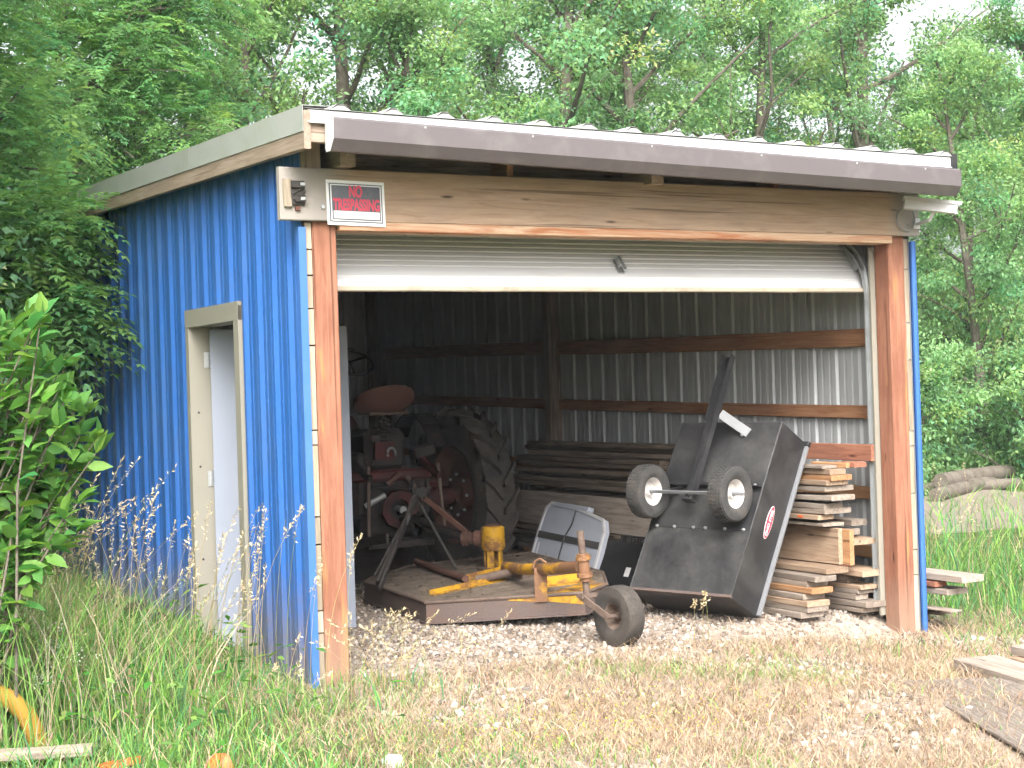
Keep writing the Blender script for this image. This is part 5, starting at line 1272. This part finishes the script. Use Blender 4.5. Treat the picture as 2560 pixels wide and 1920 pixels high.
# ------------------------------------------------------------------ trees
def tube_arr(path, rad, n=7):
    mb = MB(); mb.tube(path, rad, n, cap=False); return mb
def tree_meshes(seed, H, Rc, base, ncl, nlf, ll, vine=0):
    r = np.random.default_rng(seed); wd_ = MB(); pts = []
    bend = r.normal(0, .05 * H, 2); tp = []
    for i in range(9):
        t = i / 8; tp.append((bend[0] * t ** 1.5 + r.normal(0, .03) * t, bend[1] * t ** 1.5 + r.normal(0, .03) * t, -.3 + t * H * .97))
    r0 = .014 * H; wd_.tube(tp, [r0 * (1 - .85 * i / 8) + .008 for i in range(9)], 8, cap=False)
    TP = np.array(tp); nl = 20; cents = []
    for k in range(nl):
        t = base + (1 - base) * (k + r.random()) / nl * .97; i = min(7, int(t * 8)); p = TP[i] + (TP[i + 1] - TP[i]) * (t * 8 - i)
        az = k * 2.4 + r.normal(0, .4); el = r.uniform(.15, .75) + .35 * t
        L = Rc * (1.05 - .55 * abs(t - .45) - .25 * t) * r.uniform(.7, 1.2); d = np.array([math.cos(az) * math.cos(el), math.sin(az) * math.cos(el), math.sin(el)])
        path = [p]; 
        for q_ in range(1, 6):
            d = d + np.array([0, 0, .05]) + r.normal(0, .10, 3); d /= np.linalg.norm(d); path.append(path[-1] + d * L / 5)
        rb = .4 * r0 * (1 - .6 * t) + .006; wd_.tube([tuple(q_) for q_ in path], [rb * (1 - .8 * q_ / 5) + .004 for q_ in range(6)], 6, cap=False)
        for q_ in range(2, 6): cents.append(path[q_])
        for _ in range(4):
            j = r.integers(1, 5); dd2 = d + r.normal(0, .75, 3); dd2 /= np.linalg.norm(dd2); l2 = L * r.uniform(.25, .5)
            pp = [path[j] + dd2 * l2 * f for f in (0, .5, 1)]; pp[2] = pp[2] + np.array([0, 0, -.06 * l2]); wd_.tube([tuple(q2) for q2 in pp], [.010, .007, .004], 5, cap=False); cents += [pp[1], pp[2], pp[2]]
    cents.append(TP[8]); C = np.array(cents); C = C[r.choice(len(C), min(ncl, len(C)), replace=False)]
    if vine:
        vz = r.uniform(.5, H * .75, vine); C = np.concatenate([C, np.stack([np.interp(vz, TP[:, 2], TP[:, 0]), np.interp(vz, TP[:, 2], TP[:, 1]), vz], 1)])
    nC = len(C); per = r.gamma(3, 1 / 3, nC); per = (per / per.sum() * nlf).astype(int) + 5
    ci = np.repeat(np.arange(nC), per); n = len(ci); sr = r.uniform(.26, .62, nC) * (Rc / 2.4) ** .5
    off = r.normal(0, 1, (n, 3)); off = norm(off) * (r.random((n, 1)) ** .45) * sr[ci][:, None] * np.array([1.1, 1.1, .62])
    P = C[ci] + off; out = norm(P - np.array([0, 0, H * .5])) * .5
    A = off * .8 + out + r.normal(0, .6, (n, 3)); A[:, 2] -= .45; N = r.normal(0, .55, (n, 3)) + np.array([0, 0, 1.0])
    hue = r.normal(0, 1, nC)[ci]; br = np.exp(r.normal(0, .20, nC))[ci] * np.exp(r.normal(0, .18, n))
    col = np.array([.235, .41, .185])[None] * br[:, None] * (1 + hue[:, None] * np.array([.16, .03, -.10])); col = np.clip(col, .015, .6)
    v, lo_, sz_, cc_ = kites(P, A, N, ll * r.uniform(.7, 1.25, n), ll * r.uniform(.42, .62, n), col)
    return wd_, (v, lo_, sz_, cc_)
def mesh_only(data, mat):
    o = np_mesh('tmp', data[0], data[1], data[2], mat, data[3]); me = o.data; bpy.data.objects.remove(o); return me
def wood_only(mb):
    o = mb.build('tmp', 'bark', None, smooth=True); me = o.data; bpy.data.objects.remove(o); return me
VAR = []
for sd_, H, Rc, base, ncl, nlf, ll, vine in ((11, 11, 2.7, .16, 220, 30000, .095, 0), (12, 12.5, 3.0, .18, 220, 31000, .10, 60), (13, 10, 2.5, .10, 230, 28000, .09, 0), (14, 13, 2.8, .30, 170, 24000, .10, 30), (15, 9, 2.5, .03, 230, 28000, .095, 0), (16, 12, 3.1, .20, 210, 30000, .10, 30)):
    a_, b_ = tree_meshes(sd_, H, Rc, base, ncl, nlf, ll, vine); VAR.append((wood_only(a_), mesh_only(b_, 'leaf'), H))
def plant_tree(var, x, y, s_, rz, label, group, name='leafy_tree'):
    tm, cm, H = VAR[var]; e = empty(name, (x, y, gz(x, y))); e.rotation_euler[2] = rz; e.scale = (s_, s_, s_)
    tag(e, label, 'tree', group)
    for nm, me in (('trunk', tm), ('crown', cm)):
        o = bpy.data.objects.new(nm, me); COL.objects.link(o); o.parent = e
    return e
row1 = [(1.6, 11.6, 2, .80), (3.9, 12.3, 0, .85), (6.05, 12.9, 3, .95), (7.5, 12.5, 2, .85), (9.3, 13.0, 1, .95), (11.1, 13.1, 5, .92), (13.0, 12.8, 0, .9), (15.3, 13.0, 3, .98), (16.9, 12.0, 4, .88), (18.6, 13.2, 4, .82), (14.9, 9.6, 4, .78), (16.9, 10.2, 2, .8)]
row2 = [(3.0, 17.5, 5, 1.0), (5.6, 18.3, 1, 1.0), (8.6, 18.0, 0, 1.0), (11.5, 18.6, 3, 1.0), (14.2, 18.2, 5, 1.0), (17.0, 18.5, 1, 1.1), (19.8, 18.0, 0, .95), (22.3, 18.5, 4, .98), (24.5, 17.0, 4, .9)]
row3 = [(6.5, 26, 4, 1.0), (13.0, 26, 4, 1.0), (19.5, 27, 4, 1.05), (26, 26.5, 4, .9), (32, 25, 4, .85)]
for rn_, row, g_ in (('first row behind the shed', row1, 'trees close behind the shed'), ('second row of the woods', row2, 'trees in the middle of the woods'), ('far row of the woods', row3, 'trees deep in the woods')):
    for k, (x, y, v_, s_) in enumerate(sorted(row, key=scr)):
        plant_tree(v_, x, y, s_, rng.uniform(0, 6.28), 'leafy green tree in the %s, %s from the left' % (rn_, ORD[k]), g_)
for k, (x, y, v_, s_) in enumerate(sorted(((-3.0, 2.7, 4, .85), (-2.7, 5.6, 4, .95), (-2.2, 8.6, 4, 1.0), (-2.0, 3.3, 4, .60), (-1.7, 5.0, 4, .62), (-2.7, 1.5, 3, .78), (-2.9, 3.6, 3, .82), (-3.4, -.2, 3, .8), (-4.8, 4.2, 4, 1.1), (-4.6, 7.6, 4, 1.1)), key=lambda t: t[1])):
    plant_tree(v_, x, y, s_, 1.3 * k, 'leafy tree of the woods left of the blue wall, %s from the front' % ORD[k], 'trees left of the shed')
# shrubs on the right edge of the clearing
SH = []
for sd_ in (31, 32, 33):
    a_, b_ = tree_meshes(sd_, 2.6, 1.25, .02, 170, 7500, .10, 0); SH.append((wood_only(a_), mesh_only(b_, 'leaf')))
for k, (x, y, v_, s_) in enumerate(sorted(((7.4, 7.2, 2, .62), (8.3, 8.0, 1, .8), (6.6, 8.2, 0, .8), (12.6, 8.6, 1, .75), (11.2, 8.0, 2, .6), (14.2, 8.2, 0, .8), (10.4, 8.4, 0, .7), (8.6, 9.0, 0, 1.0), (10.2, 9.9, 1, 1.05), (11.7, 9.0, 2, .9), (13.0, 10.6, 0, 1.15), (14.4, 11.4, 1, 1.1), (15.6, 9.2, 2, 1.0), (7.2, 10.3, 1, 1.1), (16.8, 11.0, 0, 1.2), (12.2, 11.8, 2, 1.3), (9.4, 11.4, 2, 1.3)), key=scr)):
    e = empty('shrub', (x, y, gz(x, y))); e.rotation_euler[2] = rng.uniform(0, 6.28); e.scale = (s_,) * 3
    tag(e, 'leafy shrub at the edge of the woods beyond the right wall, %s from the left' % ORD[k], 'shrub', 'shrubs at the edge of the woods')
    for nm, me in (('stems', SH[v_][0]), ('foliage', SH[v_][1])):
        o = bpy.data.objects.new(nm, me); COL.objects.link(o); o.parent = e

# trees with feathery leaves on the left
def pinnate(P, A, L, col, npair=7, ll=.10, lw=.034):
    n = len(P); A = norm(A); up_ = np.tile([0, 0, 1.], (n, 1)); Sd = norm(np.cross(A, up_)); N = np.cross(Sd, A); ds = []
    for k in range(npair):
        t = .15 + .85 * k / (npair - 1); p = P + A * (L * t)[:, None] - np.array([0, 0, 1]) * (L * .25 * t ** 2)[:, None]
        for s_ in (-1, 1):
            ax_ = Sd * s_ + A * (.35 + .5 * t) - np.array([0, 0, .25]) + rng.normal(0, .12, (n, 3))
            ds.append(kites(p, ax_, N + rng.normal(0, .25, (n, 3)), rng.uniform(.8, 1.2, n) * ll * (1.05 - .35 * t), rng.uniform(.85, 1.2, n) * lw, col * rng.uniform(.85, 1.15, (n, 1))))
    ds.append(kites(P + A * L[:, None] - np.array([0, 0, 1]) * (L * .25)[:, None], A - np.array([0, 0, .5]), N, np.full(n, ll * .8), np.full(n, lw), col))
    return join_data(ds)
def feather_tree(name, label, base_pt, lobes, nf, trunk, group, dark=1.0):
    e = empty(name, base_pt); tag(e, label, 'tree', group)
    mb = MB(); mb.tube(trunk, [.13, .10, .08, .05, .03][:len(trunk)], 8, cap=False)
    Ps, Cs = [], []; wsum = sum(l_[2] for l_ in lobes)
    T = np.array(trunk, float)
    for (c_, rd, w_) in lobes:
        m_ = int(nf * w_ / wsum); d_ = norm(rng.normal(0, 1, (m_, 3))); rr = (rng.random((m_, 1)) ** .4)
        Ps.append(np.array(c_) + d_ * rr * np.array(rd)); Cs.append(np.tile(c_, (m_, 1)))
        j = np.argmin(np.abs(T[:, 2] - c_[2] + .8)); a = Vector(T[j]); b2 = Vector(c_); mid = (a + b2) / 2 + Vector((0, 0, .2)); mb.tube([a, mid, b2], [.04, .025, .012], 6, cap=False)
        for _ in range(9):
            q_ = b2 + Vector([rng.normal(0, 1) * rd[i] * .6 for i in range(3)]); mb.tube([mid.lerp(b2, rng.random()), q_], [.012, .005], 5, cap=False)
    mb.build('trunk', 'bark', e, smooth=True)
    P = np.concatenate(Ps); Cc = np.concatenate(Cs); n = len(P); A = norm(P - Cc) * .7 + rng.normal(0, .55, (n, 3)); A[:, 2] *= .5; A[:, 2] -= .12
    br = np.exp(rng.normal(0, .22, n))[:, None]; hue = rng.normal(0, 1, (n, 1)); col = np.clip(np.array([.165, .335, .12]) * br * dark * (1 + hue * np.array([.15, .03, -.1])), .01, .5)
    d_ = pinnate(P, A, rng.uniform(.28, .52, n), col); o = np_mesh('crown', d_[0], d_[1], d_[2], 'leaf', d_[3], e)
FG = 'feathery-leaved trees on the left'
feather_tree('feathery_tree', 'feathery-leaved tree overhanging the back of the blue wall', (-1.15, 6.2, .1),
             [((-.75, 4.6, 2.75), (.5, .9, .62), 1.1), ((-.52, 4.0, 2.85), (.34, .9, .45), .9), ((-.5, 3.7, 2.25), (.30, .6, .35), .6), ((-.65, 5.4, 3.7), (.55, 1.2, .8), 1.2), ((-.9, 6.2, 4.9), (.8, 1.3, .9), 1.2), ((-.2, 7.0, 4.3), (.7, 1.2, .75), 1.0), ((-.95, 4.2, 1.9), (.40, .9, .5), .6), ((-.5, 6.8, 5.6), (.9, 1.2, .7), .8)], 3000,
             [(-1.15, 6.2, -.2), (-1.12, 6.15, 1.5), (-1.0, 6.1, 3.0), (-.9, 6.2, 4.4), (-.8, 6.3, 5.6)], FG)
feather_tree('feathery_tree', 'feathery-leaved tree rising behind the high left corner of the roof', (.6, 10.3, .1),
             [((.9, 10.0, 4.6), (1.0, 1.0, .8), 1.0), ((1.7, 10.2, 5.5), (1.1, 1.0, .8), 1.1), ((.6, 10.4, 6.3), (1.2, 1.2, .8), 1.1), ((2.6, 10.6, 6.3), (1.0, 1.0, .8), .9), ((1.9, 10.6, 7.2), (1.3, 1.1, .7), .8), ((2.6, 10.2, 4.7), (.8, .9, .55), .6)], 2300,
             [(.6, 10.3, -.2), (.65, 10.3, 2.0), (.9, 10.35, 4.0), (1.2, 10.4, 5.6), (1.5, 10.5, 7.0)], FG)
# bush in the left foreground
be = empty('broadleaf_bush', (-1.85, -.2, 0)); tag(be, 'bright green broad-leaved bush at the left edge before the blue wall', 'bush')
mb = MB(); Ps, As = [], []
for k in range(95):
    a0 = Vector((-1.95 + rng.normal(0, .12), -.15 + rng.normal(0, .22), 0)); zt_ = rng.uniform(.85, 2.02); xm_ = np.interp(zt_, [.8, 1.1, 1.4, 1.75, 2.05], [-1.50, -1.40, -1.30, -1.40, -1.58]); tip = Vector((xm_ - abs(rng.normal(0, .17)), rng.uniform(-.7, .1), zt_))
    mid = a0.lerp(tip, .55) + Vector((-.05, 0, .12)); mb.tube([a0, mid, tip], [.009, .006, .003], 5, cap=False)
    dirn = (tip - mid).normalized()
    for t in np.linspace(-.42, 1, 13):
        p = mid.lerp(tip, t) if t > 0 else mid.lerp(a0, -t)
        for s_ in (-1, 1):
            sdv = Vector((rng.normal(0, 1), rng.normal(0, 1), rng.normal(0, .3))).normalized() * s_
            Ps.append(p); As.append(sdv + dirn * .5 + Vector((0, 0, -.25)))
    Ps += [tip] * 3; As += [dirn + Vector((rng.normal(0, .4), rng.normal(0, .4), 0)) for _ in range(3)]
mb.build('stems', 'bark', be)
P = np.array(Ps); A = np.array(As); n = len(P); br = np.exp(rng.normal(0, .18, n))[:, None]; hue = rng.normal(0, 1, (n, 1))
col = np.clip(np.array([.14, .31, .07]) * br * (1 + hue * np.array([.18, .03, -.1])), .01, .6)
# leaf with six vertices: ovate, folded along the midrib
An = norm(A); Nn = norm(rng.normal(0, .45, (n, 3)) + np.array([0, 0, 1.])); Sd = norm(np.cross(An, Nn)); Nn = np.cross(Sd, An); L = rng.uniform(.085, .14, (n, 1)); W = L * rng.uniform(.46, .58, (n, 1))
st_ = [P, P + An * L * .3 + Sd * W * .46 + Nn * W * .12, P + An * L * .65 + Sd * W * .40 + Nn * W * .08, P + An * L - Nn * L * .12, P + An * L * .65 - Sd * W * .40 + Nn * W * .08, P + An * L * .3 - Sd * W * .46 + Nn * W * .12, P + An * L * .5 - Nn * L * .01]
v = np.stack(st_, 1).reshape(-1, 3); pat = np.array([0, 1, 6, 1, 2, 6, 2, 3, 6, 3, 4, 6, 4, 5, 6, 5, 0, 6]); lo_ = (np.arange(n)[:, None] * 7 + pat[None]).ravel()
np_mesh('foliage', v, lo_, np.full(n * 6, 3), 'leaf', np.repeat(col, 7, 0), be, smooth=True)
# dark lumps standing in for a brush and wood debris heap
for k, (x, y, s_) in enumerate(sorted(((-.30, 2.5, .12), (-.22, 2.2, .08), (-.42, 2.9, .12), (-.5, 2.3, .07)), key=scr)):
    v_, lo_, sz_, c_ = rocks(np.array([[x, y, gz(x, y) + s_ * .55]]), np.array([s_]), np.array([[.06, .05, .042]]))
    o = np_mesh('debris_lump', v_, lo_, sz_, 'stone_col', c_); tag(o, 'dark lump standing in for brush debris at the blue wall foot, %s from the left' % ORD[k], 'stone', 'debris at the wall foot')

# ------------------------------------------------------------------ added stand-in for lens glare: thin haze
hm = bpy.data.materials.new('veil'); hm.use_nodes = True; hn = hm.node_tree.nodes
hn.remove(hn['Principled BSDF']); pv = hn.new('ShaderNodeVolumePrincipled'); pv.inputs['Color'].default_value = (.86, .92, 1, 1); pv.inputs['Density'].default_value = .0013; pv.inputs['Anisotropy'].default_value = .2
hm.node_tree.links.new(pv.outputs[0], hn['Material Output'].inputs['Volume']); MATS['veil'] = hm
ho = MB().box(-60, 90, -60, 90, -6, 22).build('veil', 'veil'); tag(ho, 'thin added lens-glare haze hanging over the yard and woods', 'veil', kind='stuff')
